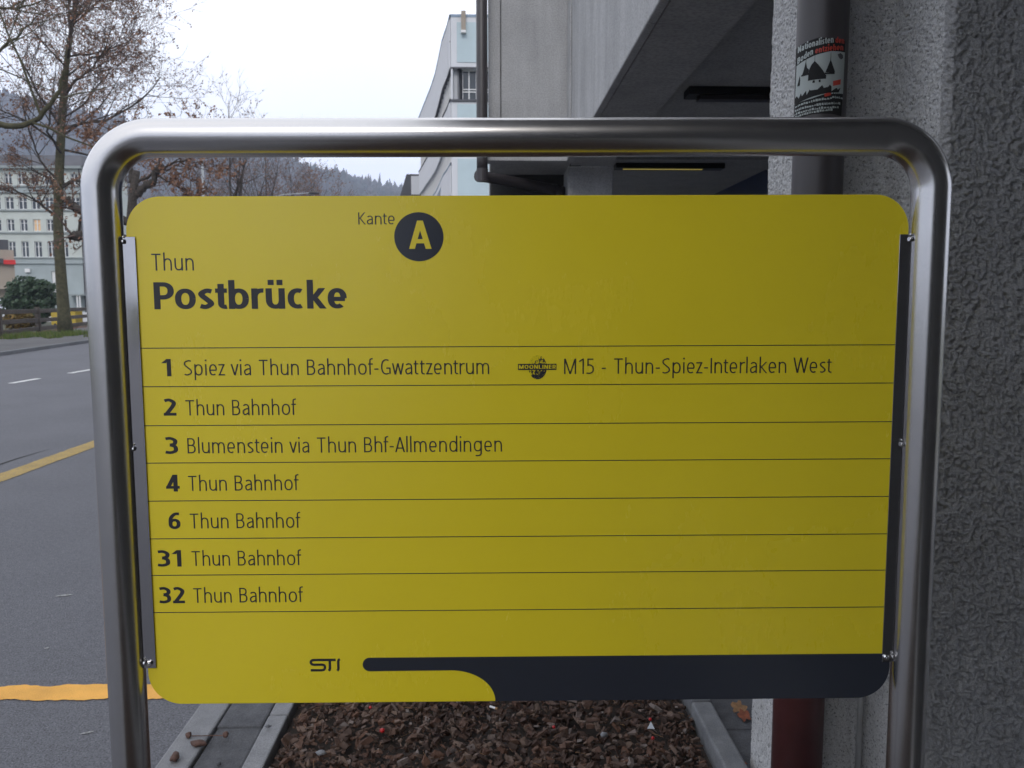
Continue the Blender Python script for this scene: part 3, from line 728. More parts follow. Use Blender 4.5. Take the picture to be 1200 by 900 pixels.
# operator logo (S joined to T, then I)
k = 0.0469 / 313; pen = Pen(13 * k, 13 * k)
cv = lambda pts: [(-0.2778 + (a - 195) * k, (275 - b) * k) for a, b in pts]
pen.st(cv([(462, 153), (400, 153), (300, 153), (240, 153), (222, 156), (210, 166), (208, 176), (212, 190), (222, 199), (240, 203), (280, 203), (322, 203), (340, 207), (350, 217), (352, 232), (348, 247), (338, 258), (320, 262), (260, 262), (205, 262)]))
pen.st(cv([(402, 160), (402, 240), (399, 255), (388, 268)])); pen.st(cv([(506, 146), (494, 153), (488, 166), (488, 240), (486, 256), (476, 268)]))
m = MB()
for i, (L, Rr) in enumerate(pen.Q):
    n = len(L); m.add([(a, -0.0001 - 0.00001 * i, b) for a, b in L] + [(a, -0.0001 - 0.00001 * i, b) for a, b in Rr], [(j, j + 1, n + j + 1, n + j) for j in range(n - 1)])
m.build('operator_logo', 'print', board, loc=(0, -0.0001, ZC - 0.5627))
# side channels and screws
for sx, x_out, x_in in ((-1, -0.5292, -0.5105), (1, 0.6172, 0.6005)):
    a, b = min(x_out, x_in), max(x_out, x_in)
    z0, z1 = ZC - 0.5540, ZC + 0.0950
    m = MB()
    m.box(a, b, -0.0028, -0.0012, z0, z1)
    w0, w1 = (a, a + 0.0016) if sx < 0 else (b - 0.0016, b)
    m.box(w0, w1, -0.0012, 0.008, z0, z1)
    m.box(a, b, 0.008, 0.0096, z0, z1)
    ch = m.build('side_channel', 'channel', sign); chamfer(ch, 0.0003, 1)
    sm = None
    for zz in (0.088, -0.215, -0.545):
        m = MB(); xx = (-0.5268 if sx < 0 else 0.6150)
        m.tube([(xx - 0.0015, -0.0045, ZC + zz), (xx + 0.0015, -0.0045, ZC + zz)], 0.0034, 14)
        m.tube([(xx, -0.0045, ZC + zz + 0.005), (xx, -0.0045, ZC + zz + 0.008)], 0.0014, 8)
        chamfer(m.build('rivet', 'screw', ch), 0.0007)
    m = MB(); xx = -0.5196 if sx < 0 else 0.6060
    m.tube([(xx, -0.0028, ZC - 0.5460), (xx, -0.0052, ZC - 0.5460), (xx, -0.0062, ZC - 0.5460)], [0.0046, 0.0044, 0.0030], 18)
    m.tube([(xx, -0.0061, ZC - 0.5460), (xx, -0.0066, ZC - 0.5460)], [0.0018, 0.0006], 6)
    m.build('screw', 'screw', ch)

# ================================================================== CONCRETE BUILDING (right)
bld = empty('concrete_building', (0.9, 9.6, 0)); tag(bld, 'grey concrete building on the right with an open passage under its upper storey', 'building')
def bpart(name, m, mat, **k):
    o = m.build(name, mat, None, **k); o.parent = bld; o.location = (o.location[0] - 0.9, o.location[1] - 9.6, o.location[2]); return o
# roughcast pier: displaced skin following the stepped plan
plan = [(1.5, 2.56), (0.860, 2.56), (0.850, 2.54), (0.850, 2.29), (0.860, 2.275), (1.060, 2.275), (1.080, 2.255), (1.080, 1.985), (1.088, 1.97), (2.2, 1.97)]
pts = []; nor = []
def seglen(a, b): return math.hypot(b[0] - a[0], b[1] - a[1])
S = []
for a, b in zip(plan, plan[1:]):
    L = seglen(a, b)
    if a[0] < 1.3 and b[0] > 2: xs_ = list(np.arange(a[0], 1.36, 0.0026)) + list(np.arange(1.36, 2.2, 0.02)); S += [(float(q), a[1]) for q in xs_]; continue
    nseg = max(1, int(L / (0.0036 if a[0] < 1.2 and b[0] < 1.2 else 0.02)))
    for i in range(nseg):
        t = i / nseg; S.append((a[0] + (b[0] - a[0]) * t, a[1] + (b[1] - a[1]) * t))
S.append(plan[-1])
# outward normals, smoothed at corners
NS = []
for i in range(len(S)):
    a = S[max(i - 2, 0)]; b = S[min(i + 2, len(S) - 1)]; L = seglen(a, b) or 1
    NS.append(((b[1] - a[1]) / L, -(b[0] - a[0]) / L))
zs = np.concatenate([np.arange(0.03, 0.42, 0.01), np.arange(0.42, 2.45, 0.0029), np.arange(2.45, 3.2, 0.01)])
V = []; 
for z in zs:
    z = float(z)
    for (x, y), (nx, ny) in zip(S, NS):
        near = y < 1.99
        wob = 0.004 * noise.noise((x * 3, y * 3, z * 2.2)) + 0.003 * noise.noise((x * 9, y * 9, z * 8))
        if near:
            if x > 1.37: d = wob
            else:
                a1 = noise.noise((x * 78, y * 78, z * 70)); a2 = noise.noise((x * 170 + 5, y * 170, z * 170)); a3 = noise.noise((x * 30, y * 30, z * 30 + 7))
                d = random.uniform(-0.0005, 0.0005) + 0.0010 * (1 - abs(a1) * 2.2) + 0.0022 * a2 + 0.0022 * a3 + wob - 0.0055 * min(1.0, max(0.0, (-0.12 - a1) / 0.16)) - 0.003 * min(1.0, max(0.0, (-0.2 - a2) / 0.12))
        else:
            a1 = noise.noise((x * 135, y * 135, z * 135)); a2 = noise.noise((x * 60, y * 60, z * 60))
            d = 0.0019 * a1 + 0.0016 * a2 + wob * 0.7
            if a1 < -0.22: d -= 0.003
            d += random.uniform(-0.0004, 0.0004)
        V.append((x + nx * d, y + ny * d, z))
ns = len(S); nzv = len(zs)
F = [(k * ns + i, (k + 1) * ns + i, (k + 1) * ns + i + 1, k * ns + i + 1) for k in range(nzv - 1) for i in range(ns - 1)]
F = [f[::-1] for f in F]
m = MB(); m.v = V; m.f = F; m.mi = [1 if V[f[0]][1] < 2.0 else 0 for f in F]
bpart('roughcast_pier', m, ['roughcast', 'roughcast_near'], smooth=True)
bpart('pier_core', MB().box(1.2, 2.19, 2.02, 2.54, 0.03, 3.19), 'concrete_in')
# fascia: street-side parapet panels with open joints
HB = 3.215      # underside of fascia
ys = [2.56, 5.0, 7.3, 9.9]
for a, b in zip(ys, ys[1:]):
    chamfer(bpart('fascia_panel', MB().box(0.925, 0.985, a + 0.004, b - 0.004, HB, 8.2), 'concrete'), 0.01)
chamfer(bpart('fascia_rib', MB().box(0.905, 0.923, 9.45, 9.775, HB + 0.003, 8.1), 'concrete'), 0.005)
# projecting return facing the camera, left edge above the street corner
chamfer(bpart('fascia_panel', MB().box(0.15, 0.985, 9.8, 10.0, HB + 0.06, 8.2), 'concrete'), 0.01)
chamfer(bpart('fascia_panel', MB().box(0.0, 0.142, 9.8, 10.0, HB + 0.06, 8.2), 'concrete'), 0.01)
chamfer(bpart('drip_ledge', MB().box(-0.01, 0.92, 9.76, 10.0, HB, HB + 0.055), 'concrete'), 0.008)
bpart('upper_floor_slab', MB().box(0.02, 0.98, 10.003, 30, HB + 0.02, 8.1), 'concrete_in')
# beam underside, ceiling, floor above
bpart('edge_beam', MB().box(0.988, 1.45, 2.52, 10.1, HB + 0.004, 3.75), 'concrete_in')
bpart('ceiling', MB().box(1.45, 8.0, 2.5, 26, 3.52, 3.7), 'concrete_in')
bpart('ceiling_step', MB().box(0.99, 4.05, 11.1, 11.9, 3.46, 3.515), 'concrete_in')
bpart('rear_wall', MB().box(-0.0, 8, 24, 24.3, 0, 3.6), 'concrete_in')
bpart('side_wall', MB().box(4.06, 4.2, 2.7, 24, 0.04, 3.52), 'navy')
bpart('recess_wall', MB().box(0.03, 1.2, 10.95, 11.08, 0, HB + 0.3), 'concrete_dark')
chamfer(bpart('pillar', MB().box(0.96, 1.5, 10.15, 10.75, 0.04, HB + 0.002), 'concrete'), 0.01)
chamfer(bpart('pillar', MB().box(0.96, 1.5, 16.15, 16.75, 0.04, HB + 0.3), 'concrete'), 0.01)
bpart('upper_wall', MB().box(1.1, 8, 2.2, 2.5, 4.12, 12), 'concrete')
# unseen canopy, flank and end walls, shaped to darken the sign's right side
chamfer(bpart('canopy', MB().box(-0.27, 8, -5, 2.19, 4.1, 4.4), 'concrete_in'), 0.02)
bpart('unseen_flank_wall', MB().box(1.24, 1.54, -5, 1.0, 0.05, 4.09), 'concrete_dark')  # unseen, set close beside the stop to cut light on the board's right
bpart('unseen_end_wall', MB().box(-0.85, 8, -5.3, -5.003, 0.0, 12), 'concrete_dark')  # unseen, its edge placed so the soft sun fades across the board
# ceiling lamps
for nm, x0, x1, yy, lit, lab in (('ceiling_lamp', 1.80, 2.80, 7.7, False, 'unlit black batten lamp on the passage ceiling nearest the pier'), ('ceiling_lamp', 1.72, 3.2, 11.45, True, 'long batten lamp glowing faint yellow deeper in the passage')):
    e_ = empty(nm, ((x0 + x1) / 2, yy, 3.46 if lit else 3.52)); tag(e_, lab, 'lamp'); h = (x1 - x0) / 2
    zz = 0 if not lit else 0.155
    chamfer(MB().box(-h, h, -0.11, 0.11, -0.07 + zz * 0, 0.0).build('housing', 'black', e_), 0.008)
    if lit:
        MB().tube([(-h + 0.10, -0.06, -0.08), (h - 0.3, -0.06, -0.08)], 0.006, 10).build('lamp_tube', 'glow', e_)
    else:
        chamfer(MB().box(-h + 0.1, h - 0.02, -0.09, 0.03, -0.11, -0.07).build('diffuser', 'dark_metal', e_), 0.006)
# drainpipe on the far corner
dp_ = empty('corner_drainpipe', (-0.07, 9.6, 0)); tag(dp_, 'dark grey drainpipe elbowing under the concrete ledge', 'drainpipe')
m = MB()
m.tube([(0, 0, 10), (0, 0, 3.2), (0, 0, 3.06)], 0.063, 20); m.build('pipe', 'dark_metal', dp_, smooth=False)
for po in dp_.children:
    for pf in po.data.polygons: pf.use_smooth = len(pf.vertices) == 4
m = MB(); m.tube([(-0.055, -0.01, 3.02), (0.2, 0.2, 3.01), (0.92, 0.9, 2.985), (0.965, 0.95, 2.98)], 0.063, 20); m.build('pipe', 'dark_metal', dp_)
m = MB(); m.tube([(0.93, 0.90, 3.04), (0.93, 0.90, 2.9), (0.93, 0.90, 0.05)], 0.063, 20); m.build('pipe', 'dark_metal', dp_)
m = MB(); m.tube([(0, 0, 3.1), (0, 0, 2.956)], 0.066, 20); m.build('elbow', 'dark_metal', dp_)
m = MB(); m.tube([(0.85, 0.835, 2.99), (0.995, 0.97, 2.975)], 0.07, 20); m.build('elbow', 'dark_metal', dp_)
# near downpipe at the pier, with sticker
pp = empty('downpipe', (0.860, 2.185, 0)); tag(pp, 'downpipe at the pier, grey above and dark red below, with a torn political sticker', 'drainpipe')
RP = 0.064
m = MB().tube([(0, 0, 1.35), (0, 0, 4.09)], RP, 48, cap=False); m.build('upper_pipe', 'dark_metal', pp, smooth=True)
m = MB().tube([(0, 0, 0.04), (0, 0, 1.40)], RP + 0.004, 48); o = m.build('lower_pipe', 'maroon', pp)
for pf in o.data.polygons: pf.use_smooth = len(pf.vertices) == 4
m = MB().tube([(0, 0, 1.36), (0, 0, 1.43)], RP + 0.008, 48); m.build('socket_collar', 'maroon', pp)
MB().box(0.0, 0.05, 0.055, 0.085, 1.9, 1.93).build('wall_bracket', 'dark_metal', pp)
cd = MB().tube([(1.062, 2.24, 0.04), (1.062, 2.24, 1.25)], 0.0085, 10).build('conduit', 'grey_paint', None, smooth=True)
tag(cd, 'thin light grey conduit running up the inner corner of the pier', 'conduit')
# sticker: drawing units as in a flat print, wrapped round the pipe
ucx, ur = 368.0, 257.0; mpu = RP / ur
ZS0 = AT(960, 41.6, 2.11)[1]; ANG0 = math.atan2(-0.881, -2.195)   # facing the stop
def wrap(px, py, lift):
    a = math.asin(max(-0.999, min(0.999, (px - ucx) / ur)))
    # direction from pipe axis towards the viewer, turned by a
    vx, vy = -0.372, -0.928     # unit towards (0,0)
    x = (vx * math.cos(a) - (vy) * math.sin(a) * 1) ; y = (vy * math.cos(a) + vx * math.sin(a))
    rr_ = RP + lift
    return (x * rr_, y * rr_, ZS0 - (py - 95) * mpu)
stk = None
def spoly(pts, mat, lift, name, parent):
    # polygon clipped into thin vertical slices so it follows the curve
    bm = bmesh.new(); vs_ = [bm.verts.new((p[0], p[1], 0)) for p in pts]
    f_ = bm.faces.new(vs_)
    x = 115
    while x < 600:
        geom = bm.verts[:] + bm.edges[:] + bm.faces[:]
        bmesh.ops.bisect_plane(bm, geom=geom, plane_co=(x, 0, 0), plane_no=(1, 0, 0)); x += 14
    bmesh.ops.triangulate(bm, faces=bm.faces[:])
    for v in bm.verts: v.co = Vector(wrap(v.co.x, v.co.y, lift))
    bmesh.ops.recalc_face_normals(bm, faces=bm.faces[:])
    me = bpy.data.meshes.new(name); bm.to_mesh(me); bm.free(); me.materials.append(M[mat]); 
    return link(name, me, parent)
stk = spoly([(118, 130), (330, 92), (585, 120), (588, 500), (575, 860), (480, 845), (300, 838), (120, 862)], 'stick_black', 0.0004, 'sticker', pp)
spoly([(130, 312), (300, 262), (450, 233), (586, 230), (584, 640), (480, 632), (300, 680), (125, 700)], 'stick_white', 0.0007, 'print_sky', stk)
blk = [[(190, 425), (205, 380), (222, 300), (236, 370), (252, 385), (250, 428)], [(222, 260), (225, 260), (225, 310), (221, 310)], [(306, 240), (309, 240), (309, 320), (305, 320)], [(454, 245), (457, 245), (458, 320), (452, 320)],
       [(248, 500), (252, 400), (275, 350), (306, 315), (345, 360), (385, 415), (418, 470), (418, 500)],
       [(410, 435), (425, 395), (455, 312), (480, 380), (498, 430), (490, 445)], [(145, 525), (155, 480), (168, 425), (172, 470), (170, 525)],
       [(292, 506), (314, 506), (314, 530), (292, 530)], [(350, 506), (368, 506), (368, 530), (350, 530)],
       [(125, 640), (145, 620), (165, 655), (185, 606), (196, 640), (235, 595), (240, 640), (268, 590), (278, 600), (340, 600), (385, 560), (400, 590), (440, 580), (456, 558), (472, 580), (472, 625), (500, 600), (520, 588), (530, 605), (556, 582), (540, 632), (440, 640), (300, 665), (130, 705)],
       [(182, 425), (260, 425), (258, 442), (184, 442)], [(404, 440), (498, 440), (494, 455), (408, 455)]]
for i, P in enumerate(blk): spoly(P, 'stick_black', 0.0010 + 0.00004 * i, 'print_castle', stk)
spoly([(484, 525), (556, 500), (554, 552), (486, 572)], 'stick_red', 0.0012, 'print_flag', stk)
for P in ([(518, 262), (545, 245), (568, 262), (570, 290), (550, 308), (530, 290)],): spoly(P, 'slate', 0.0010, 'print_badge', stk)
def stext(text, x0, x1, yb0, yb1, cap, mat, lift):
    cur = 0; Q = []
    for ch in text:
        w, q = glyph(ch, 0.11, 0.09, B=0.06, X=0.76)
        Q += [([(a + cur, b) for a, b in L], [(a + cur, b) for a, b in Rr]) for L, Rr in q]; cur += w + 0.09
    sx = (x1 - x0) / cur; m = MB()
    for i, (L, Rr) in enumerate(Q):
        n = len(L); Z = []
        for a, b in L + Rr:
            x = x0 + a * sx; yb = yb0 + (yb1 - yb0) * a / cur; Z.append(wrap(x, yb - b * cap, lift + 0.00002 * (i % 7)))
        m.add(Z, [(j, j + 1, n + j + 1, n + j) for j in range(n - 1)])
    m.build('print_lettering', mat, stk)
stext('Nationalisten', 140, 480, 190, 150, 62, 'stick_white', 0.0012)
stext('den', 492, 578, 150, 150, 55, 'stick_red', 0.0012)
stext('Boden', 140, 292, 302, 245, 62, 'stick_white', 0.0014)
stext('entziehen', 308, 572, 245, 216, 58, 'stick_red', 0.0014)
# illegible weathered small print: ragged pale rows
r = random.Random(4)
for j, (ya, yb, xa, xb) in enumerate(((690, 640, 135, 400), (650, 640, 470, 560), (735, 700, 130, 470), (690, 690, 480, 565), (775, 745, 130, 550), (810, 785, 125, 540), (840, 815, 130, 470))):
    x = xa; m = MB()
    while x < xb:
        w = r.uniform(8, 26); f0 = (x - xa) / (xb - xa); yy = ya + (yb - ya) * f0; h = r.uniform(13, 24)
        P = [wrap(x, yy, 0.0011), wrap(x + w, yy + r.uniform(-3, 3), 0.0011), wrap(x + w - r.uniform(0, 4), yy - h, 0.0011), wrap(x + r.uniform(0, 3), yy - h, 0.0011)]
        m.add(P, [(0, 1, 2, 3)]); x += w + r.uniform(2, 6)
    m.build('print_weathered_row', 'stick_white', stk)
spoly([(405, 650), (465, 630), (470, 662), (412, 678)], 'stick_red', 0.0013, 'print_accent', stk)

# ================================================================== helpers for facades
def facade(name, mat, o, ux, W, z0, z1, openings, depth, parent, loc):
    """front skin from o along ux (unit, xy) with real openings: (u0,u1,za,zb)"""
    o = Vector(o); ux = Vector((ux[0], ux[1], 0)); nin = Vector((-ux.y, ux.x, 0))   # inwards (left of ux)
    us = sorted(set([0, W] + [q for a in openings for q in a[:2]])); zs_ = sorted(set([z0, z1] + [q for a in openings for q in a[2:4]]))
    m = MB(); P = lambda u, z, d=0: o + ux * u + nin * d + Vector((0, 0, z)) - Vector(loc)
    for a, b in zip(us, us[1:]):
        for c, d in zip(zs_, zs_[1:]):
            mu, mz = (a + b) / 2, (c + d) / 2
            if any(q[0] < mu < q[1] and q[2] < mz < q[3] for q in openings): continue
            m.add([P(a, c), P(b, c), P(b, d), P(a, d)], [(0, 1, 2, 3)])
    for a, b, c, d in openings:
        m.add([P(a, c), P(b, c), P(b, d), P(a, d), P(a, c, depth), P(b, c, depth), P(b, d, depth), P(a, d, depth)], [(0, 4, 5, 1), (1, 5, 6, 2), (2, 6, 7, 3), (3, 7, 4, 0)])
    return m.build(name, mat, parent)

# ================================================================== LEFT: pale green apartment house, ~120 m off
LB = (-84.0, 120.0, 0.0)
gb = empty('apartment_house', LB); tag(gb, 'long pale green grey house with rows of tall white framed windows behind the tree', 'building')
sc_ = 120 / 970.0
zpx = lambda y: AT(50, y, 120)[1]
xpx = lambda x: AT(x, 270, 120)[0]
ops = []; kinds = []
cols = [xpx(12.8 + 15.4 * k) for k in range(-6, 6)]
rows_ = [(301.5, 283), (271.0, 257), (245.5, 231), (216.5, 203)]
wtype = []
for ri, (yb, yt) in enumerate(rows_):
    for cxx in cols:
        if ri < 2 and cxx > xpx(84) : continue
        hw = 0.52 if ri != 2 else 0.6
        ops.append((cxx - hw - LB[0], cxx + hw - LB[0], zpx(yb), zpx(yt)))
door = (xpx(65) - 0.9 - LB[0], xpx(65) + 0.6 - LB[0], zpx(345), zpx(318)); ops_all = ops + [door]
WB = xpx(99) - LB[0]
facade('wall', 'green_wall', (LB[0], 120, 0), (1, 0), WB, zpx(303), zpx(196), [o for o in ops], 0.25, gb, LB)
facade('ground_floor_wall', 'base_render', (LB[0], 120, 0), (1, 0), WB, 0, zpx(303), [door], 0.3, gb, LB)
MB().box(0.05, WB - 0.05, 0.35, 14, 0, zpx(196)).build('inner_core', 'dark_roof', gb)
MB().box(WB, WB + 0.3, 0.0, 14, 0, zpx(196)).build('gable_wall', 'green_wall', gb)
for (yb, yt, pr, mt) in ((309, 301.8, 0.25, 'base_render'), (303, 301.6, 0.4, 'band_stone'), (273.8, 272, 0.2, 'band_stone'), (247.5, 245.7, 0.22, 'band_stone'), (226, 219, 0.35, 'base_render'), (219.5, 217.8, 0.55, 'band_stone'), (198, 195, 0.7, 'band_stone')):
    MB().box(-0.1, WB + 0.2, -pr, 0.01, zpx(yb), zpx(yt)).build('string_course', mt, gb)
wproto = None
def window(parent, u0, u1, z0, z1, y, glass, bars=1, trans=0.65):
    w, h = u1 - u0, z1 - z0; f = 0.09; m = MB()
    m.box(0, f, -0.05, 0.03, 0, h); m.box(w - f, w, -0.05, 0.03, 0, h); m.box(f, w - f, -0.05, 0.03, h - f, h); m.box(f, w - f, -0.05, 0.03, 0, f)
    m.box(w / 2 - 0.07, w / 2 + 0.07, -0.06, 0.02, f, h - f)
    if trans: m.box(f, w / 2 - 0.07, -0.04, 0.01, h * trans, h * trans + 0.06); m.box(w / 2 + 0.07, w - f, -0.04, 0.01, h * trans, h * trans + 0.06)
    o = m.build('window', 'white_trim', parent, loc=(u0, y, z0))
    q = MB().box(0.02, w - 0.02, 0.03, 0.045, 0.02, h - 0.02).build('pane', glass, o)
    return o
wc = {}
for i, (a, b, c, d) in enumerate(ops):
    key = (round(b - a, 2), round(d - c, 2)); lit = abs((a + b) / 2 + LB[0] - xpx(43.6)) < 0.5 and abs(c - zpx(245.5 + 25.5)) < 2.2 and c < zpx(260)
    if lit: window(gb, a, b, c, d, 0.2, 'litglass'); continue
    if key not in wc: wc[key] = window(gb, a, b, c, d, 0.2, 'glass')
    else: o = copy_tree(wc[key], gb); o.location = (a, 0.2, c)
dr = MB().box(door[0] + 0.02, door[1] - 0.02, 0.15, 0.25, 0.02, door[3] - 0.02).build('door', 'white_trim', gb)
m = MB(); z = zpx(195)
m.add([(-0.2, -0.5, z), (WB + 0.3, -0.5, z), (WB + 0.3, 14, z), (-0.2, 14, z), (0.5, 2.2, z + 1.9), (WB - 1, 2.2, z + 1.9), (WB - 1, 11, z + 2.2), (0.5, 11, z + 2.2)], [(0, 1, 5, 4), (1, 2, 6, 5), (2, 3, 7, 6), (3, 0, 4, 7), (4, 5, 6, 7)])
m.build('roof', 'dark_roof', gb)
MB().tube([(xpx(96.6) - LB[0], -0.2, 0), (xpx(96.6) - LB[0], -0.2, zpx(198))], 0.09, 8).build('downpipe', 'dark_metal', gb)
MB().box(xpx(80) - LB[0], WB + 0.3, -2.4, -0.05, zpx(346.5), zpx(345)).build('porch_roof', 'band_stone', gb)
for x in (95.5, 98.5): MB().tube([(xpx(x) - LB[0], -2.2, 0), (xpx(x) - LB[0], -2.2, zpx(346.6))], 0.12, 8).build('porch_post', 'white_trim', gb)
# wall lantern
m = MB().box(-0.35, 0.35, -0.2, 0, -0.25, 0.25); m.build('wall_lantern', 'white_trim', gb, loc=(xpx(30.5) - LB[0], -0.1, zpx(317)))

# beige kiosk-like house, van, bush, container, behind the fence
X0 = lambda px, D: AT(px, 345, D)[0]
kb = empty('beige_house', (X0(19, 72), 72, 0), (0, 0, R(31))); tag(kb, 'low beige flat roofed block at the left edge with a dark and red sign', 'building')
zk = lambda y: AT(10, y, 72)[1]; pk = 72 / 970.0 * 1.17
MB().box(-13, 0, 0, 9, zk(339), zk(293)).build('upper_wall', 'beige', kb)
MB().box(-13, -5 * pk, 0.6, 8.5, 0, zk(339) - 0.003).build('ground_floor_wall', 'beige', kb)
MB().box(-13, -4 * pk, 0.3, 8, zk(293) + 0.003, zk(281)).build('roof_storey', 'dark_roof', kb)
MB().box(-17 * pk, -9 * pk, -0.35, -0.02, zk(309), zk(303.5)).build('sign_panel', 'dark_roof', kb)
MB().box(-9 * pk, 1 * pk, -0.35, -0.02, zk(310), zk(305)).build('sign_panel', 'red', kb)
# van (only its right end enters the picture)
vn = empty('white_van', (X0(-18, 62), 62, 0)); tag(vn, 'pale blue white van parked under the beige block at the far left edge', 'van')
prof = [(-2.3, 0.35), (2.35, 0.35), (2.4, 0.9), (2.2, 1.15), (1.75, 1.35), (1.25, 1.95), (0.9, 2.1), (-2.25, 2.1), (-2.35, 1.2)]
m = MB(); n = len(prof); m.add([(x, -0.95, z) for x, z in prof] + [(x, 0.95, z) for x, z in prof], [tuple(range(n)), tuple(range(2 * n - 1, n - 1, -1))] + [(i, n + i, n + (i + 1) % n, (i + 1) % n) for i in range(n)])
vb = m.build('body', 'white_paint', vn); chamfer(vb, 0.06, 3); vn.scale = (0.86,) * 3
MB().add([(0.95, -0.97, 1.3), (1.6, -0.97, 1.3), (1.2, -0.97, 1.85), (0.95, -0.97, 1.85)], [(0, 1, 2, 3)]).build('side_window', 'glass', vn)
MB().add([(1.72, -0.8, 1.40), (1.72, 0.8, 1.40), (1.29, 0.75, 1.92), (1.29, -0.75, 1.92)], [(0, 1, 2, 3)]).build('windscreen', 'glass', vn, loc=(0.03, 0, 0.02))
for x in (-1.45, 1.5):
    for yy in (-0.9, 0.9): MB().tube([(x, yy - 0.11, 0.34), (x, yy + 0.11, 0.34)], 0.34, 20).build('wheel', 'black', vn)
MB().box(2.3, 2.42, -0.85, -0.55, 0.75, 0.95).build('headlight', 'white_trim', vn)

def leafball(name, mat, n, size, cen, rad, seed, parent=None, shape=None, hole=0.0):
    r = np.random.default_rng(seed); V = []; F = []
    d = r.normal(size=(n, 3)); d /= np.linalg.norm(d, axis=1)[:, None]
    rr_ = r.random(n) ** 0.33
    for i in range(n):
        q = d[i] * rr_[i]; f = 1 + 0.45 * noise.noise(Vector(d[i] * 2.3) + Vector((seed, 0, 0)))
        if noise.noise(Vector(q * 3.1) + Vector((0, seed, 0))) < hole - 0.35: continue
        p = np.array(cen) + q * np.array(rad) * f
        if p[2] < 0.02: continue
        a = Vector(r.normal(size=3)).normalized(); b = a.orthogonal().normalized(); c_ = a.cross(b); s = size * (0.6 + 0.8 * r.random())
        P = Vector(p); o = len(V)
        V += [tuple(P + b * s), tuple(P + c_ * s * .55), tuple(P - b * s), tuple(P - c_ * s * .55)]; F.append((o, o + 1, o + 2, o + 3))
    m = MB(); m.v = V; m.f = F; m.mi = [0] * len(F); return m.build(name, mat, parent)
bs = empty('evergreen_bush', (X0(35, 58), 58, 0)); tag(bs, 'round dark evergreen bush behind the wooden fence', 'bush')
o = leafball('foliage', 'greenleaf', 9000, 0.14, (0, 0, 1.65), (1.65, 1.5, 1.55), 21, bs); tag(o, kind='stuff')
MB().tube([(0, 0, 0), (0.1, 0, 0.8), (0.0, 0.1, 1.5)], [0.14, 0.1, 0.05], 7).build('stem', 'bark', bs)
bs = empty('ochre_shrub', (X0(8, 44), 45, 0)); tag(bs, 'low ochre brown shrub just behind the fence at the left edge', 'shrub')
o = leafball('foliage', 'ochreleaf', 1500, 0.09, (0, 0, 0.55), (0.9, 0.6, 0.55), 22, bs); tag(o, kind='stuff')
MB().tube([(0, 0, 0), (0.05, 0, 0.4)], [0.05, 0.03], 6).build('stem', 'bark', bs)
yc = empty('yellow_container', (X0(78, 56), 56, 0)); tag(yc, 'yellow container half hidden behind fence and tree trunk', 'container')
chamfer(MB().box(-0.85, 0.75, -0.5, 0.5, 0.05, 0.95).build('body', 'yellow_car', yc), 0.04)
chamfer(MB().box(-0.88, 0.78, -0.54, 0.54, 0.96, 1.06).build('lid', 'yellow_car', yc), 0.02)
for x in (-0.6, 0.5): MB().tube([(x, -0.52, 0.08), (x, -0.46, 0.08)], 0.08, 12).build('wheel', 'black', yc)
# low river wall seen pale between the rails
tag(MB().box(-60, -22, 66, 66.4, 0, 0.75).build('river_wall', 'pale_panel'), 'pale low wall showing between the fence rails', 'wall')

# ================================================================== wooden fence
fn = empty('wooden_fence', (-21.0, 36.2, 0)); tag(fn, 'weathered brown wooden fence with three thick rails behind the pavement', 'fence')
fdir = Vector((-1.4, 5.7)).normalized(); L = 5.87
pm = rm = None
for i in range(-3, 9):
    q = Vector((0, 0)) + fdir * (i * L)
    if pm is None: pm = MB().box(-0.11, 0.11, -0.11, 0.11, 0, 1.32).build('post', 'oldwood', fn); chamfer(pm, 0.02); o = pm
    else: o = pm.copy(); COL.objects.link(o)
    o.location = (q.x, q.y, 0); o.rotation_euler = (0, 0, math.atan2(-fdir.x, fdir.y))
    if i < 8:
        for z in (0.24, 0.68, 1.13):
            if rm is None: rm = MB().box(-0.05, 0.05, 0.10, L - 0.10, -0.10, 0.10).build('rail', 'oldwood', fn); chamfer(rm, 0.02); o = rm
            else: o = rm.copy(); COL.objects.link(o)
            o.location = (q.x, q.y, z + random.uniform(-.015, .015)); o.rotation_euler = (random.uniform(-.004, .004), 0, math.atan2(-fdir.x, fdir.y))
# grass at the tree foot, leaf litter by the fence
TB = Vector((-20.45, 40.7, 0))
m = MB(); r = random.Random(9)
for i in range(5200):
    u = r.uniform(-1, 1); v = r.uniform(-1, 1)
    if u * u + v * v > 1 or noise.noise((u * 2.5, v * 2.5, 0)) < -0.08 + 0.25 * (u * u + v * v): continue
    x = -18.9 + u * 2.1 ; yy = 36.9 + v * 3.6
    fk = lerp_line(FK, yy)[0]
    if x > fk - 0.25: continue
    h = r.uniform(0.06, 0.26); a = r.uniform(0, 6.28); w = 0.025
    m.add([(x - w * math.cos(a), yy - w * math.sin(a), 0.10), (x + w * math.cos(a), yy + w * math.sin(a), 0.10), (x + r.uniform(-.05, .05), yy + r.uniform(-.05, .05), 0.10 + h)], [(0, 1, 2)])
tag(m.build('grass_patch', 'grass'), 'patch of bright grass at the foot of the street tree', 'grass', kind='stuff')
m = MB()
for i in range(900):
    yy = r.uniform(26, 52); x = lerp_line(FE, yy)[0] + abs(r.gauss(0, 0.5)); a = r.uniform(0, 6.28); s = r.uniform(0.04, 0.09)
    m.add([(x + s * math.cos(a + k), yy + s * math.sin(a + k), 0.104 + r.random() * 0.03) for k in (0, 1.3, 3.1, 4.6)], [(0, 1, 2, 3)])
tag(m.build('leaf_litter', 'dryleaf'), 'brown leaf litter along the foot of the wooden fence', 'leaves', kind='stuff')

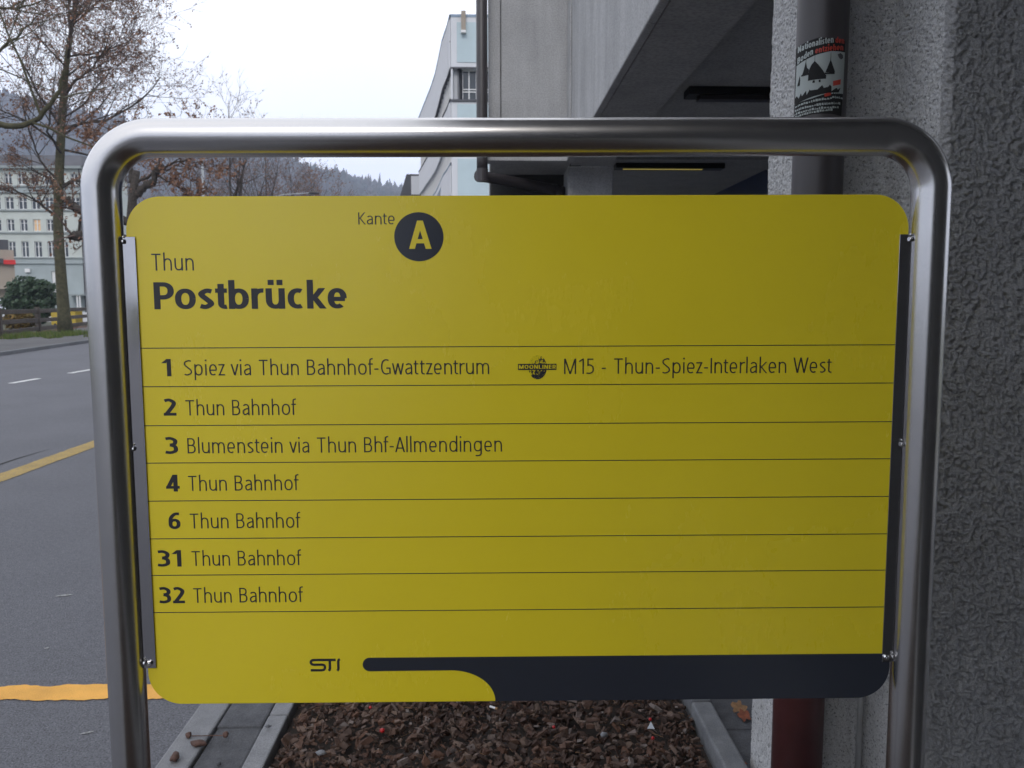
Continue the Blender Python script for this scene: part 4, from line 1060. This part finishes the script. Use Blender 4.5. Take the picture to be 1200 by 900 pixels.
# ================================================================== trees
class Tree:
    def __init__(s, seed): s.w = MB(); s.t = MB(); s.L = MB(); s.r = random.Random(seed); s.leafsize = 0.07; s.leafn = 3; s.up = 0.10; s.minr = 0.008
    def leaf(s, p):
        r = s.r; a = Vector((r.gauss(0, 1), r.gauss(0, 1), r.gauss(0, 1))).normalized(); b = a.orthogonal().normalized(); c_ = a.cross(b); q = s.leafsize * r.uniform(0.5, 1.2)
        p = p + Vector((r.uniform(-.08, .08), r.uniform(-.08, .08), r.uniform(-.12, .03)))
        s.L.add([p + b * q, p + c_ * q * .6, p - b * q, p - c_ * q * .6], [(0, 1, 2, 3)])
    def grow(s, p, d, L, rad, lv, mx, nch):
        r = s.r; n = 5 if lv < mx - 1 else 3; pts = [p.copy()]; d = d.normalized()
        for i in range(n):
            d = (d + Vector((r.uniform(-1, 1), r.uniform(-1, 1), r.uniform(-1, 1))) * 0.19 + Vector((0, 0, s.up))).normalized()
            p = p + d * (L / n); pts.append(p.copy())
        rads = [max(s.minr * 0.6, rad * (1 - 0.68 * i / n)) for i in range(n + 1)]
        (s.w if lv <= 1 else s.t).tube(pts, rads, 6 if lv <= 1 else 3, cap=False)
        s.kids(pts, rads, L, lv, mx, nch)
    def kids(s, pts, rads, L, lv, mx, nch):
        r = s.r; n = len(pts) - 1
        if lv >= mx:
            for k in range(s.leafn if r.random() < 0.8 else 0): s.leaf(pts[r.randint(1, n)])
            return
        for k in range(nch[lv]):
            t = (0.22 + 0.78 * (k + r.random()) / nch[lv]) * n; i = min(n - 1, int(t)); f = t - i
            q = pts[i].lerp(pts[i + 1], f); dd = (pts[i + 1] - pts[i]).normalized()
            ax = Vector((r.gauss(0, 1), r.gauss(0, 1), r.gauss(0, 1))); ax = (ax - dd * ax.dot(dd)).normalized()
            an = R(r.uniform(28, 62)); nd = dd * math.cos(an) + ax * math.sin(an)
            s.grow(q, nd, L * r.uniform(0.38, 0.62), max(s.minr, (rads[i] * (1 - f) + rads[i + 1] * f) * 0.55), lv + 1, mx, nch)
    def limb(s, pts, r0, r1, mx, nch, mi='w'):
        pts = [Vector(p) for p in pts]; Q = []
        for i in range(len(pts) - 1):
            for k in range(3): Q.append(pts[i].lerp(pts[i + 1], k / 3) + Vector((s.r.uniform(-1, 1), s.r.uniform(-1, 1), s.r.uniform(-1, 1))) * 0.03)
        Q.append(pts[-1]); n = len(Q) - 1
        rads = [r0 + (r1 - r0) * i / n for i in range(n + 1)]
        s.w.tube(Q, rads, 8, cap=False)
        L = sum((a - b).length for a, b in zip(pts, pts[1:]))
        s.kids(Q, rads, L, 0, mx, nch)
    def finish(s, name, loc, lab, grp=None, bark='bark', leaf='dryleaf', cat='tree', trunk=None):
        e = empty(name, loc); tag(e, lab, cat, grp)
        if trunk: trunk.build('trunk', 'mossbark' if bark == 'mossbark' else bark, e, smooth=True)
        if s.w.v: s.w.build('limbs', bark, e, smooth=True)
        if s.t.v: tag(s.t.build('twigs', 'twig', e), kind='stuff')
        if s.L.v: tag(s.L.build('dry_leaves', leaf, e), kind='stuff')
        return e
# main street tree
D = 40.7
def tp(px, py, dy=0.0):
    x, z = AT(px, py, D); return Vector((x - TB.x, dy, z))
T = Tree(31); trunk = MB()
tr = [tp(77, 392), tp(75, 370), tp(72, 330), tp(70, 300), tp(68, 260), tp(69, 210), tp(71, 170), tp(73, 130), tp(76, 95), tp(79, 65), tp(83, 43)]
trunk.tube(tr, [0.38, 0.29, 0.25, 0.235, 0.22, 0.21, 0.19, 0.165, 0.14, 0.12, 0.10], 12)
N = [10, 6, 4]
T.up = 0.08; T.leafsize = 0.06; T.leafn = 4; T.minr = 0.009
lim = [([(83, 43, 0), (84, 15, .2), (87, -40, .3), (92, -110, .5)], .09, .03), ([(82, 48, 0), (90, 25, -.3), (100, 0, -.6), (112, -50, -1)], .07, .02),
       ([(83, 43, 0), (76, 10, .3), (72, -40, .8)], .07, .02), ([(80, 60, 0), (72, 30, .8), (64, -20, 1.2)], .05, .015),
       ([(74, 152, 0), (92, 143, .3), (118, 139, .5), (145, 122, .7), (166, 104, .8), (178, 84, 1)], .08, .02),
       ([(75, 112, 0), (95, 98, -.5), (120, 84, -.9), (138, 66, -1.2), (146, 45, -1.4)], .07, .018),
       ([(73, 138, 0), (100, 128, -.4), (125, 105, -.8), (140, 90, -1)], .05, .015),
       ([(77, 90, 0), (96, 62, .9), (115, 48, 1.5), (140, 30, 2)], .05, .015), ([(80, 66, 0), (102, 55, 1), (135, 38, 1.4), (150, 20, 1.5)], .05, .015),
       ([(79, 70, 0), (104, 40, -1.6), (128, 12, -2)], .05, .015), ([(84, 30, 0), (104, 2, .5), (130, -30, .8), (150, -60, 1)], .05, .015),
       ([(64, 222, 0), (56, 208, .3), (44, 203, .6), (34, 200, .8), (15, 190, 1)], .08, .02), ([(65, 210, 0), (56, 195, -.4), (50, 178, -.6), (44, 150, -.9), (40, 120, -1)], .06, .02),
       ([(64, 251, 0), (56, 243, -.4), (50, 236, -.8), (30, 224, -1.2), (8, 228, -1.5)], .07, .02), ([(72, 220, 0), (84, 211, .2), (98, 212, .4), (118, 216, .6), (140, 205, .8)], .09, .03),
       ([(70, 200, 0), (60, 170, 1), (55, 140, 1.6), (54, 105, 2), (50, 60, 2.3)], .06, .015), ([(70, 170, 0), (50, 150, -1), (30, 140, -1.6), (5, 130, -2)], .06, .015),
       ([(72, 150, 0), (58, 115, -1), (48, 85, -1.5), (36, 50, -2), (33, 15, -2)], .06, .015), ([(76, 100, 0), (64, 70, 1.2), (56, 40, 1.8), (50, 0, 2)], .05, .015),
       ([(72, 160, 0), (84, 125, 2), (95, 90, 3), (104, 60, 3.6)], .06, .015), ([(72, 180, 0), (82, 165, -2), (100, 140, -3), (112, 110, -3.6)], .06, .015),
       ([(72, 140, 0), (50, 120, 2.2), (30, 100, 3.4), (15, 70, 4)], .06, .015), ([(71, 175, 0), (95, 178, 1), (120, 176, 1.6), (150, 165, 2)], .06, .015), ([(78, 80, 0), (60, 50, -1.5), (40, 20, -2.2)], .05, .015)]
for P_, a, b in lim: T.limb([tp(*q) for q in P_], a, b, 3, N)
T.finish('street_tree', TB, 'tall street tree with mossy trunk, bare spreading limbs and few brown leaves', trunk=trunk, bark='bark')
for c_ in COL.objects:
    if c_.name == 'trunk' and c_.parent and c_.parent.name == 'street_tree': c_.data.materials[0] = M['mossbark']
# nearer tree outside the left edge: one mossy limb and twigs reach in
T = Tree(5); T.leafn = 4; T.leafsize = 0.045; T.up = 0.02; T.minr = 0.005
D2 = 24.0; S2 = D2 / 970.; B2 = Vector((-17.0, D2, 0))
tq = lambda px, py, dy=0: Vector((AT(px, py, D2)[0] - B2.x, dy, AT(px, py, D2)[1]))
trunk = MB(); trunk.tube([(0, 0, 0), (0.05, 0, 2.5), (0, 0, 5), (0.1, 0, 8), (0.2, 0, 11), (0.4, 0.2, 14)], [.32, .27, .23, .19, .13, .05], 12)
b0 = Vector((0, 0, 5.6))
T.limb([b0, tq(-60, 138), tq(0, 146), tq(22, 147), tq(40, 142), tq(55, 128), tq(64, 115), tq(71, 100), tq(74, 84)], .105, .04, 3, [3, 3, 3])
T.limb([Vector((0, 0, 7)), tq(-40, 80), tq(0, 60), tq(18, 44), tq(34, 30), tq(44, 18)], .06, .012, 3, [7, 5, 4])
T.limb([Vector((0, 0, 8)), tq(-30, 20), tq(0, 10), tq(20, 9), tq(45, 4), tq(62, -8)], .06, .010, 3, [7, 5, 4])
T.limb([Vector((0, 0, 9)), tq(-30, -30), tq(10, -40), tq(60, -60)], .06, .012, 3, [7, 5, 4])
T.limb([Vector((0, 0, 6.4)), Vector((-2, 2, 7.5)), Vector((-3, 4, 9))], .1, .02, 3, [6, 5, 4])
T.finish('near_tree', B2, 'nearer tree at the left edge whose mossy limb curves in front of the street tree', trunk=trunk, bark='mossbark')
# knobbly pollard behind the left post
T = Tree(17); T.leafn = 8; T.leafsize = 0.07; T.up = 0.05
D3 = 33.0; S3 = D3 / 970.; B3 = Vector((AT(158, 384, D3)[0], D3, 0))
tk = lambda px, py, dy=0: Vector((AT(px, py, D3)[0] - B3.x, dy, AT(px, py, D3)[1]))
trunk = MB(); trunk.tube([(0.1, 0, 0), (0.1, 0, 1.5), tk(158, 290), tk(154, 255), tk(156, 225), tk(160, 200)], [.3, .24, .2, .18, .16, .13], 12)
def knob(pts, r0):
    pts = [Vector(p) for p in pts]; Q = []; rr_ = []
    for i in range(len(pts) - 1):
        for k in range(5):
            Q.append(pts[i].lerp(pts[i + 1], k / 5) + Vector((T.r.uniform(-1, 1), T.r.uniform(-1, 1), T.r.uniform(-1, 1))) * 0.04); rr_.append(r0 * T.r.uniform(0.75, 1.35))
    trunk.tube(Q, rr_, 8); T.kids(Q, [x * 0.5 for x in rr_], 2.2, 1, 3, [5, 6, 4])
knob([tk(155, 282), tk(130, 275), tk(105, 272), tk(90, 276), tk(80, 274)], .16)
knob([tk(154, 262), tk(130, 255), tk(105, 250), tk(92, 246), tk(84, 240), tk(78, 233)], .15)
knob([tk(157, 232), tk(165, 222), tk(178, 214), tk(184, 200), tk(192, 190)], .13)
knob([tk(156, 215), tk(150, 195), tk(160, 175), tk(158, 150)], .12)
T.limb([tk(158, 215), tk(180, 203), tk(200, 192), tk(222, 186), tk(240, 178)], .06, .02, 3, [8, 6, 4])
T.limb([tk(158, 210), tk(150, 190), tk(128, 175), tk(110, 165)], .06, .02, 3, [8, 6, 4])
T.limb([tk(185, 205), tk(200, 214), tk(214, 222), tk(222, 232)], .04, .015, 3, [6, 6, 4])
T.limb([tk(92, 272), tk(95, 258), tk(100, 245), tk(104, 238)], .06, .03, 3, [2, 3, 2])
T.finish('pollarded_tree', B3, 'knobbly pollarded tree with clumps of rusty leaves behind the left post', trunk=trunk, bark='bark')
# bare trees in the distance, seen through the gap under the top bar
def bare(px, D, top, seed, lab, leafn=0, wide=0.5, nl=9, base_r=0.16, up=0.12):
    B_ = Vector((AT(px, 220, D)[0], D, 0)); H = AT(px, top, D)[1]
    t_ = Tree(seed); t_.leafn = leafn; t_.leafsize = 0.1; t_.up = up; t_.minr = 0.012
    tk_ = MB(); P_ = [Vector((0.15 * math.sin(k * 1.3 + seed), 0, H * 0.62 * k / 6)) for k in range(7)]
    tk_.tube(P_, [base_r * (1 - 0.6 * k / 6) for k in range(7)], 8)
    r_ = t_.r
    for k in range(nl):
        z = H * (0.22 + 0.40 * k / nl); a = r_.uniform(0, 6.28); f = 0.62 * (k / nl * 6) / 6
        st_ = Vector((0.1, 0, z)); l = H * wide * r_.uniform(.6, 1) * (1 - 0.35 * k / nl)
        dd = Vector((math.cos(a), math.sin(a) * .8, r_.uniform(0.7, 1.3))).normalized()
        t_.limb([st_, st_ + dd * l * .35, st_ + dd * l * .65 + Vector((0, 0, l * .12)), st_ + dd * l * .9 + Vector((0, 0, l * .3))], base_r * .5, .02, 3, [6, 5, 3])
    t_.limb([P_[-1], P_[-1] + Vector((0.1, 0, H * .15)), Vector((-.1, 0, H * .98))], base_r * .4, .02, 3, [8, 5, 3])
    return t_.finish('bare_tree', B_, lab, 'bare trees lining the far street', trunk=tk_)
bare(272, 62, 118, 41, 'slender bare forked tree rising above the top bar right of the lamp pole', base_r=0.2, up=0.1, wide=.42)
bare(312, 78, 146, 42, 'rust tinged bare tree right of the slender forked tree', leafn=2, base_r=0.16, wide=.38)
bare(340, 92, 183, 43, 'small rusty tree whose top just clears the board near the curved lamp', leafn=3, base_r=0.14)
bare(222, 84, 185, 44, 'bare tree left of the pale lamp pole', leafn=1, base_r=0.16)
bare(366, 110, 208, 45, 'low brown tree behind the curved street lamp head', leafn=3, base_r=0.14)

# street lamps ---------------------------------------------------------------
def lamp(px, D, h, arm, lab, ang):
    e = empty('street_lamp', (AT(px, 210, D)[0], D, 0), (0, 0, ang)); tag(e, lab, 'street lamp', 'street lamps along the road')
    MB().tube([(0, 0, 0), (0, 0, 1.2), (0, 0, h - .4)], [.11, .09, .06], 12).build('pole', 'galv', e, smooth=True)
    MB().tube([(0, 0, h - .42), (arm * .12, 0, h - .12), (arm * .4, 0, h + .12), (arm, 0, h + .25)], [.055, .05, .045, .04], 8).build('arm', 'galv', e, smooth=True)
    hd = MB().tube([(arm - .05, 0, h + .25), (arm + .15, 0, h + .26), (arm + .55, 0, h + .26), (arm + .8, 0, h + .25)], [.05, .13, .12, .05], 12).build('lamp_head', 'dark_metal', e, smooth=True)
    hd.scale = (1, 1, 1); return e
lamp(237.7, 45, 9.9, 1.2, 'straight pale lamp pole standing left of the slender bare tree', 0)
lamp(312, 66, 9.75, 3.3, 'street lamp with long curved arm low above the board edge', 0)

# ================================================================== BLUE BUILDING (middle distance)
CA = (-3.0, 69.0)
bb = empty('office_building', (CA[0], CA[1], 0)); tag(bb, 'pale blue and white office block with a long curved ribbed facade', 'building')
hz = lambda y: AT(528, y, 69)[1]
Z = dict(roof=hz(20), b1=hz(80), s1=hz(117.5))
XR = 14.0
# front face levels
front_ops = [(0.15, XR - 0.2, Z['s1'], Z['b1'])]
facade('front_wall', 'pale_panel', (CA[0], CA[1], 0), (1, 0), XR, 0, Z['roof'], front_ops, 1.2, bb, (CA[0], CA[1], 0))
MB().box(0.1, XR, 1.25, 1.4, Z['s1'] - 0.2, Z['b1'] + 0.2).build('rear_glazing_wall', 'pale_panel', bb)
for a, b in ((hz(73), hz(26)), (hz(172), hz(122)), (hz(262), hz(186)), (1.0, hz(275))):
    chamfer(MB().box(0.5, XR - 0.3, -0.05, -0.003, a, b).build('blue_panel', 'blue_panel', bb), 0.01)
MB().box(0.0, XR, -0.02, 9, Z['roof'], Z['roof'] + 0.22).build('roof_edge', 'blue_flash', bb)
MB().box(-0.05, XR, -0.12, 0.0, Z['s1'] - 0.1, Z['s1'] + 0.06).build('sill', 'dark_roof', bb)
MB().box(-0.05, XR, -0.05, 0.02, Z['b1'] - 0.02, Z['b1'] + 0.1).build('lintel', 'dark_roof', bb)
# window modules in the recess
u = 0.86; i = 0; first = None
while u < XR - 1:
    w_, h_ = 1.16, Z['b1'] - Z['s1']
    if first is None:
        m = MB(); f = 0.07; q0 = h_ * 0.3
        m.box(0, f * 1.4, 0, .08, 0, h_); m.box(w_ - f * .4, w_, 0, .08, 0, h_); m.box(w_ * .5 - f * .7, w_ * .5 + f * .7, 0, .08, 0, h_)
        m.box(f * 1.4, w_ - f * .4, 0.001, .079, q0, q0 + .08); m.box(f * 1.4, w_ - f * .4, 0.001, .079, q0 + .2, q0 + .28); m.box(f * 1.4, w_ - f * .4, 0.001, .079, h_ - .08, h_)
        first = m.build('window', 'white_trim', bb, loc=(u, 0.55, Z['s1'])); MB().box(.05, w_ - .03, .09, .11, .02, h_ - .02).build('pane', 'glass', first)
    else:
        o = copy_tree(first, bb); o.location = (u, 0.55, Z['s1'])
    u += 1.2
MB().box(0.16, 0.62, 0.5, 1.1, Z['s1'] + .06, Z['b1'] - .03).build('corner_pier', 'pale_panel', bb)
# flue with floodlight
MB().box(0.86, 1.22, -0.35, -0.06, hz(37), hz(14)).build('wall_duct', 'beige', bb)
fl = MB().box(0.84, 1.24, -0.5, -0.1, hz(40), hz(37) - .01); fl.build('floodlight', 'white_trim', bb)
# curved street facade
CP = [(-3.0, 69), (-3.35, 71.6), (-3.96, 75.4), (-4.6, 80.8), (-5.28, 86.3), (-5.95, 90.7), (-6.66, 94.9), (-7.45, 99.5), (-8.26, 104.3), (-8.7, 106.8)]
def cpt(t):
    i = min(len(CP) - 2, int(t)); f = t - i; return Vector((CP[i][0] + (CP[i + 1][0] - CP[i][0]) * f, CP[i][1] + (CP[i + 1][1] - CP[i][1]) * f))
NC = 54; tt = [k * (len(CP) - 1) / NC for k in range(NC + 1)]
def curved(z0, z1, off, name, mat, ribs=0):
    m = MB()
    for a, b in zip(tt, tt[1:]):
        p, q = cpt(a), cpt(b); d = (q - p).normalized(); nn = Vector((-d.y, d.x))   # towards the street
        if nn.x > 0: nn = -nn
        p2, q2 = p + nn * off, q + nn * off
        V_ = [(p2.x, p2.y, z0), (q2.x, q2.y, z0), (q2.x, q2.y, z1), (p2.x, p2.y, z1), (p2.x - nn.x * .3, p2.y - nn.y * .3, z0), (q2.x - nn.x * .3, q2.y - nn.y * .3, z0), (q2.x - nn.x * .3, q2.y - nn.y * .3, z1), (p2.x - nn.x * .3, p2.y - nn.y * .3, z1)]
        m.add([(x - CA[0], y - CA[1], z) for x, y, z in V_], [(0, 3, 2, 1), (4, 5, 6, 7), (3, 7, 6, 2), (0, 1, 5, 4)])
        if ribs:
            for k in range(ribs):
                c0 = p2 + (q2 - p2) * (k + .5) / ribs; w = 0.05
                A_ = c0 - d * w; B_ = c0 + d * w; o_ = nn * 0.07
                m.add([(A_.x - CA[0], A_.y - CA[1], z0), (B_.x - CA[0], B_.y - CA[1], z0), (B_.x - CA[0], B_.y - CA[1], z1), (A_.x - CA[0], A_.y - CA[1], z1), (A_.x + o_.x - CA[0], A_.y + o_.y - CA[1], z0), (B_.x + o_.x - CA[0], B_.y + o_.y - CA[1], z0), (B_.x + o_.x - CA[0], B_.y + o_.y - CA[1], z1), (A_.x + o_.x - CA[0], A_.y + o_.y - CA[1], z1)],
                      [(0, 4, 7, 3), (1, 2, 6, 5), (4, 5, 6, 7), (0, 1, 5, 4), (3, 7, 6, 2)])
    return m.build(name, mat, bb)
FL = [(Z['b1'], Z['roof']), (hz(158), Z['s1']), (hz(232), hz(192)), (0, hz(262))]
for a, b in FL: curved(a, b, 0.02, 'spandrel', 'pale_panel', 0)
def onface(name, mat, w, z0, z1, proud, every, parent=bb, first=1):
    pr = None
    for k in range(first, NC * every):
        p = cpt(tt[-1] * k / (NC * every)); q = cpt(min(tt[-1] - .001, tt[-1] * k / (NC * every) + .05)); d = (q - p).normalized(); a = math.atan2(d.y, d.x)
        if pr is None: pr = MB().box(-w, w, -.02, proud, 0, z1 - z0).build(name, mat, parent); o = pr
        else: o = pr.copy(); COL.objects.link(o)
        o.location = (p.x - CA[0], p.y - CA[1], z0); o.rotation_euler = (0, 0, a)
onface('facade_rib', 'pale_panel', 0.06, Z['b1'] + .05, Z['roof'] - .1, 0.12, 1)
onface('facade_rib', 'pale_panel', 0.06, hz(158) + .05, Z['s1'] - .1, 0.12, 1)
onface('facade_rib', 'pale_panel', 0.06, hz(232) + .05, hz(192) - .1, 0.12, 1)
onface('vent_slot', 'dark_roof', 0.12, hz(48), hz(46), 0.045, 1)
for a, b in ((Z['s1'], Z['b1']), (hz(192), hz(158)), (hz(262), hz(232))): curved(a, b, -0.55, 'glazing', 'glass')
curved(Z['roof'], Z['roof'] + .2, 0.1, 'roof_edge', 'blue_flash')
curved(Z['b1'] - .08, Z['b1'], 0.1, 'lintel', 'dark_roof'); curved(Z['s1'], Z['s1'] + .12, 0.12, 'sill', 'dark_roof'); curved(hz(192) - .02, hz(192) + .1, 0.1, 'sill', 'blue_flash')
# mullions and tilted awning sashes
mm_ = None
for (za, zb_) in ((Z['s1'], Z['b1']), (hz(192), hz(158))):
    h_ = zb_ - za - .1
    for k in range(2, NC, 2):
        p = cpt(tt[k]); q = cpt(tt[k] + .05); d = (q - p).normalized(); a = math.atan2(d.y, d.x)
        o = MB().box(-.09, .09, -.42, .2, 0, h_).build('mullion', 'white_trim', bb) if mm_ is None else mm_.copy()
        if mm_ is None: mm_ = o
        else: COL.objects.link(o)
        o.location = (p.x - CA[0] + .3, p.y - CA[1], za + .05); o.rotation_euler = (0, 0, a); o.scale = (1, 1, h_ / (Z['b1'] - Z['s1'] - .1))
aw = None
for k in range(16, 30):
    p = cpt(tt[k]); q = cpt(tt[k] + .05); d = (q - p).normalized(); a = math.atan2(d.y, d.x)
    if aw is None: aw = MB().add([(-.25, 0, 0), (.25, 0, 0), (.25, .25, -.8), (-.25, .25, -.8), (-.25, .03, .03), (.25, .03, .03), (.25, .28, -.77), (-.25, .28, -.77)], [(0, 1, 2, 3), (7, 6, 5, 4), (0, 3, 7, 4), (1, 5, 6, 2), (2, 6, 7, 3)]).build('awning_sash', 'blue_flash', bb); o = aw
    else: o = aw.copy(); COL.objects.link(o)
    o.location = (p.x - CA[0] - .05, p.y - CA[1], hz(200)); o.rotation_euler = (0, 0, a)
# body behind facades
m = MB(); P = [(x - CA[0] + .9, y - CA[1] + .3) for x, y in CP] + [(XR, 38), (XR, 1.45), (0.9, 1.45)]
n = len(P); m.prism(P[::-1], 0, Z['roof'] - .02); m.build('building_core', 'dark_roof', bb)
# dark low house at the end of the curve
dh = empty('dark_gabled_house', (AT(484, 204, 110)[0] - 0.6, 110, 0)); tag(dh, 'small dark roofed house wedged beyond the curved office block', 'house')
z204 = AT(480, 204, 110)[1]; z228 = AT(480, 228, 110)[1]
m = MB(); m.add([(-2.0, 0, z228 - 3), (-.25 - 0.0, 0, z204), (1.6, 0, z204), (1.6, 0, z228 - 3), (-2.0, 8, z228 - 3), (-.25, 8, z204), (1.6, 8, z204), (1.6, 8, z228 - 3)], [(0, 3, 2, 1), (4, 5, 6, 7), (0, 1, 5, 4), (1, 2, 6, 5), (2, 3, 7, 6), (0, 4, 7, 3)]); m.build('roof', 'dark_roof', dh)
MB().box(0.35, 1.7, -.05, 8, z204 - 2.6, z204 - .25).build('gable_wall', 'pale_panel', dh)
MB().box(-1.6, 1.7, 0.05, 7.9, 0, z228 - 3).build('wall', 'pale_panel', dh)
# conifer on skyline near the end of the ridge and hill -------------------------------------------------
HD = 1300.0
ridge = [(-900, 30), (-400, 60), (0, 94), (53, 115), (107, 133), (160, 147), (250, 165), (300, 176), (340, 187), (370, 199), (400, 208), (430, 217), (465, 227), (520, 240), (600, 255), (700, 270), (1100, 300), (1700, 320)]
def ridge_h(x):
    px = 573 + x * 970 / HD / (1.02 if x < -300 else 1.0)
    for (a, ya), (b, yb) in zip(ridge, ridge[1:]):
        if a <= px <= b: return AT(px, ya + (yb - ya) * (px - a) / (b - a) + 7, HD)[1]
    return 60
xs = np.linspace(-1900, 1400, 120); yy_ = np.linspace(420, 1650, 50); V = []
def hill_z(x, y):
    t = (y - 460) / (HD - 460); h = ridge_h(x * 1.0)
    k = max(0.0, min(1.0, t)); k = k * k * (3 - 2 * k) if t < 1 else max(0.3, 1 - (t - 1) * 0.9)
    # keep the skyline at the ridge: heights grow towards it
    nz_ = (noise.noise((x * .006, y * .006, 0)) * 14 + noise.noise((x * .02, y * .02, 3)) * 5) * min(1, max(0, t * 2)) * (1 if t < 0.9 else 0.3)
    return h * (0.03 + 0.97 * k) + nz_ - 2
for y in yy_:
    for x in xs: V.append((float(x), float(y), hill_z(float(x), float(y))))
nx = len(xs); m = MB(); m.add(V, [(j * nx + i, j * nx + i + 1, (j + 1) * nx + i + 1, (j + 1) * nx + i) for j in range(len(yy_) - 1) for i in range(nx - 1)])
struct(m.build('hill', 'hill', None, smooth=True))
# wooded cover
bm = bmesh.new(); bmesh.ops.create_icosphere(bm, subdivisions=1, radius=1); ico_v = np.array([v.co[:] for v in bm.verts]); ico_f = np.array([[v.index for v in f.verts] for f in bm.faces]); bm.free()
rg = np.random.default_rng(8); NV = len(ico_v); Vv = []; Ff = []; cnt = 0
for i in range(15000):
    x = rg.uniform(-1150, 320); y = 500 + (HD + 30 - 500) * rg.random() ** 0.8
    px = 573 + x * 970 / y
    if px < -160 or px > 640: continue
    s = 1 + rg.random(); con = rg.random() < 0.22
    rad = np.array([3.2 * s, 3.2 * s, 5.0 * s]) if not con else np.array([2.0 * s, 2.0 * s, 7.5 * s])
    jit = 1 + 0.35 * rg.normal(size=(NV, 1)).clip(-1.6, 1.6)
    P = ico_v * jit * rad
    if con: P[:, 0] *= (1 - 0.5 * ico_v[:, 2]); P[:, 1] *= (1 - 0.5 * ico_v[:, 2])
    P = P + np.array([x, y, hill_z(x, y) + rad[2] * 0.7]); Vv.append(P); Ff.append(ico_f + cnt); cnt += NV
Vv = np.concatenate(Vv); Ff = np.concatenate(Ff)
me = bpy.data.meshes.new('hillside_forest'); me.from_pydata(Vv.tolist(), [], Ff.tolist()); me.materials.append(M['forest'])
tag(link('hillside_forest', me), 'leafless and evergreen trees covering the hazy hill beyond the town', 'forest', kind='stuff')

# haze ---------------------------------------------------------------------------------
t = bpy.data.materials.new('haze'); t.use_nodes = True; nn_ = t.node_tree.nodes; nn_.remove(nn_['Principled BSDF'])
pv = nn_.new('ShaderNodeVolumePrincipled'); pv.inputs['Color'].default_value = (0.70, 0.79, 1.0, 1); pv.inputs['Density'].default_value = 0.00040; pv.inputs['Anisotropy'].default_value = 0.0
t.node_tree.links.new(pv.outputs[0], nn_['Material Output'].inputs['Volume'])
M['haze'] = t
hz_o = MB().box(-3050, 3050, -3050, 3050, -1.1, 480).build('haze', 'haze'); hz_o['kind'] = 'stuff'; tag(hz_o, 'thin blue grey winter haze lying over the whole valley', 'haze')
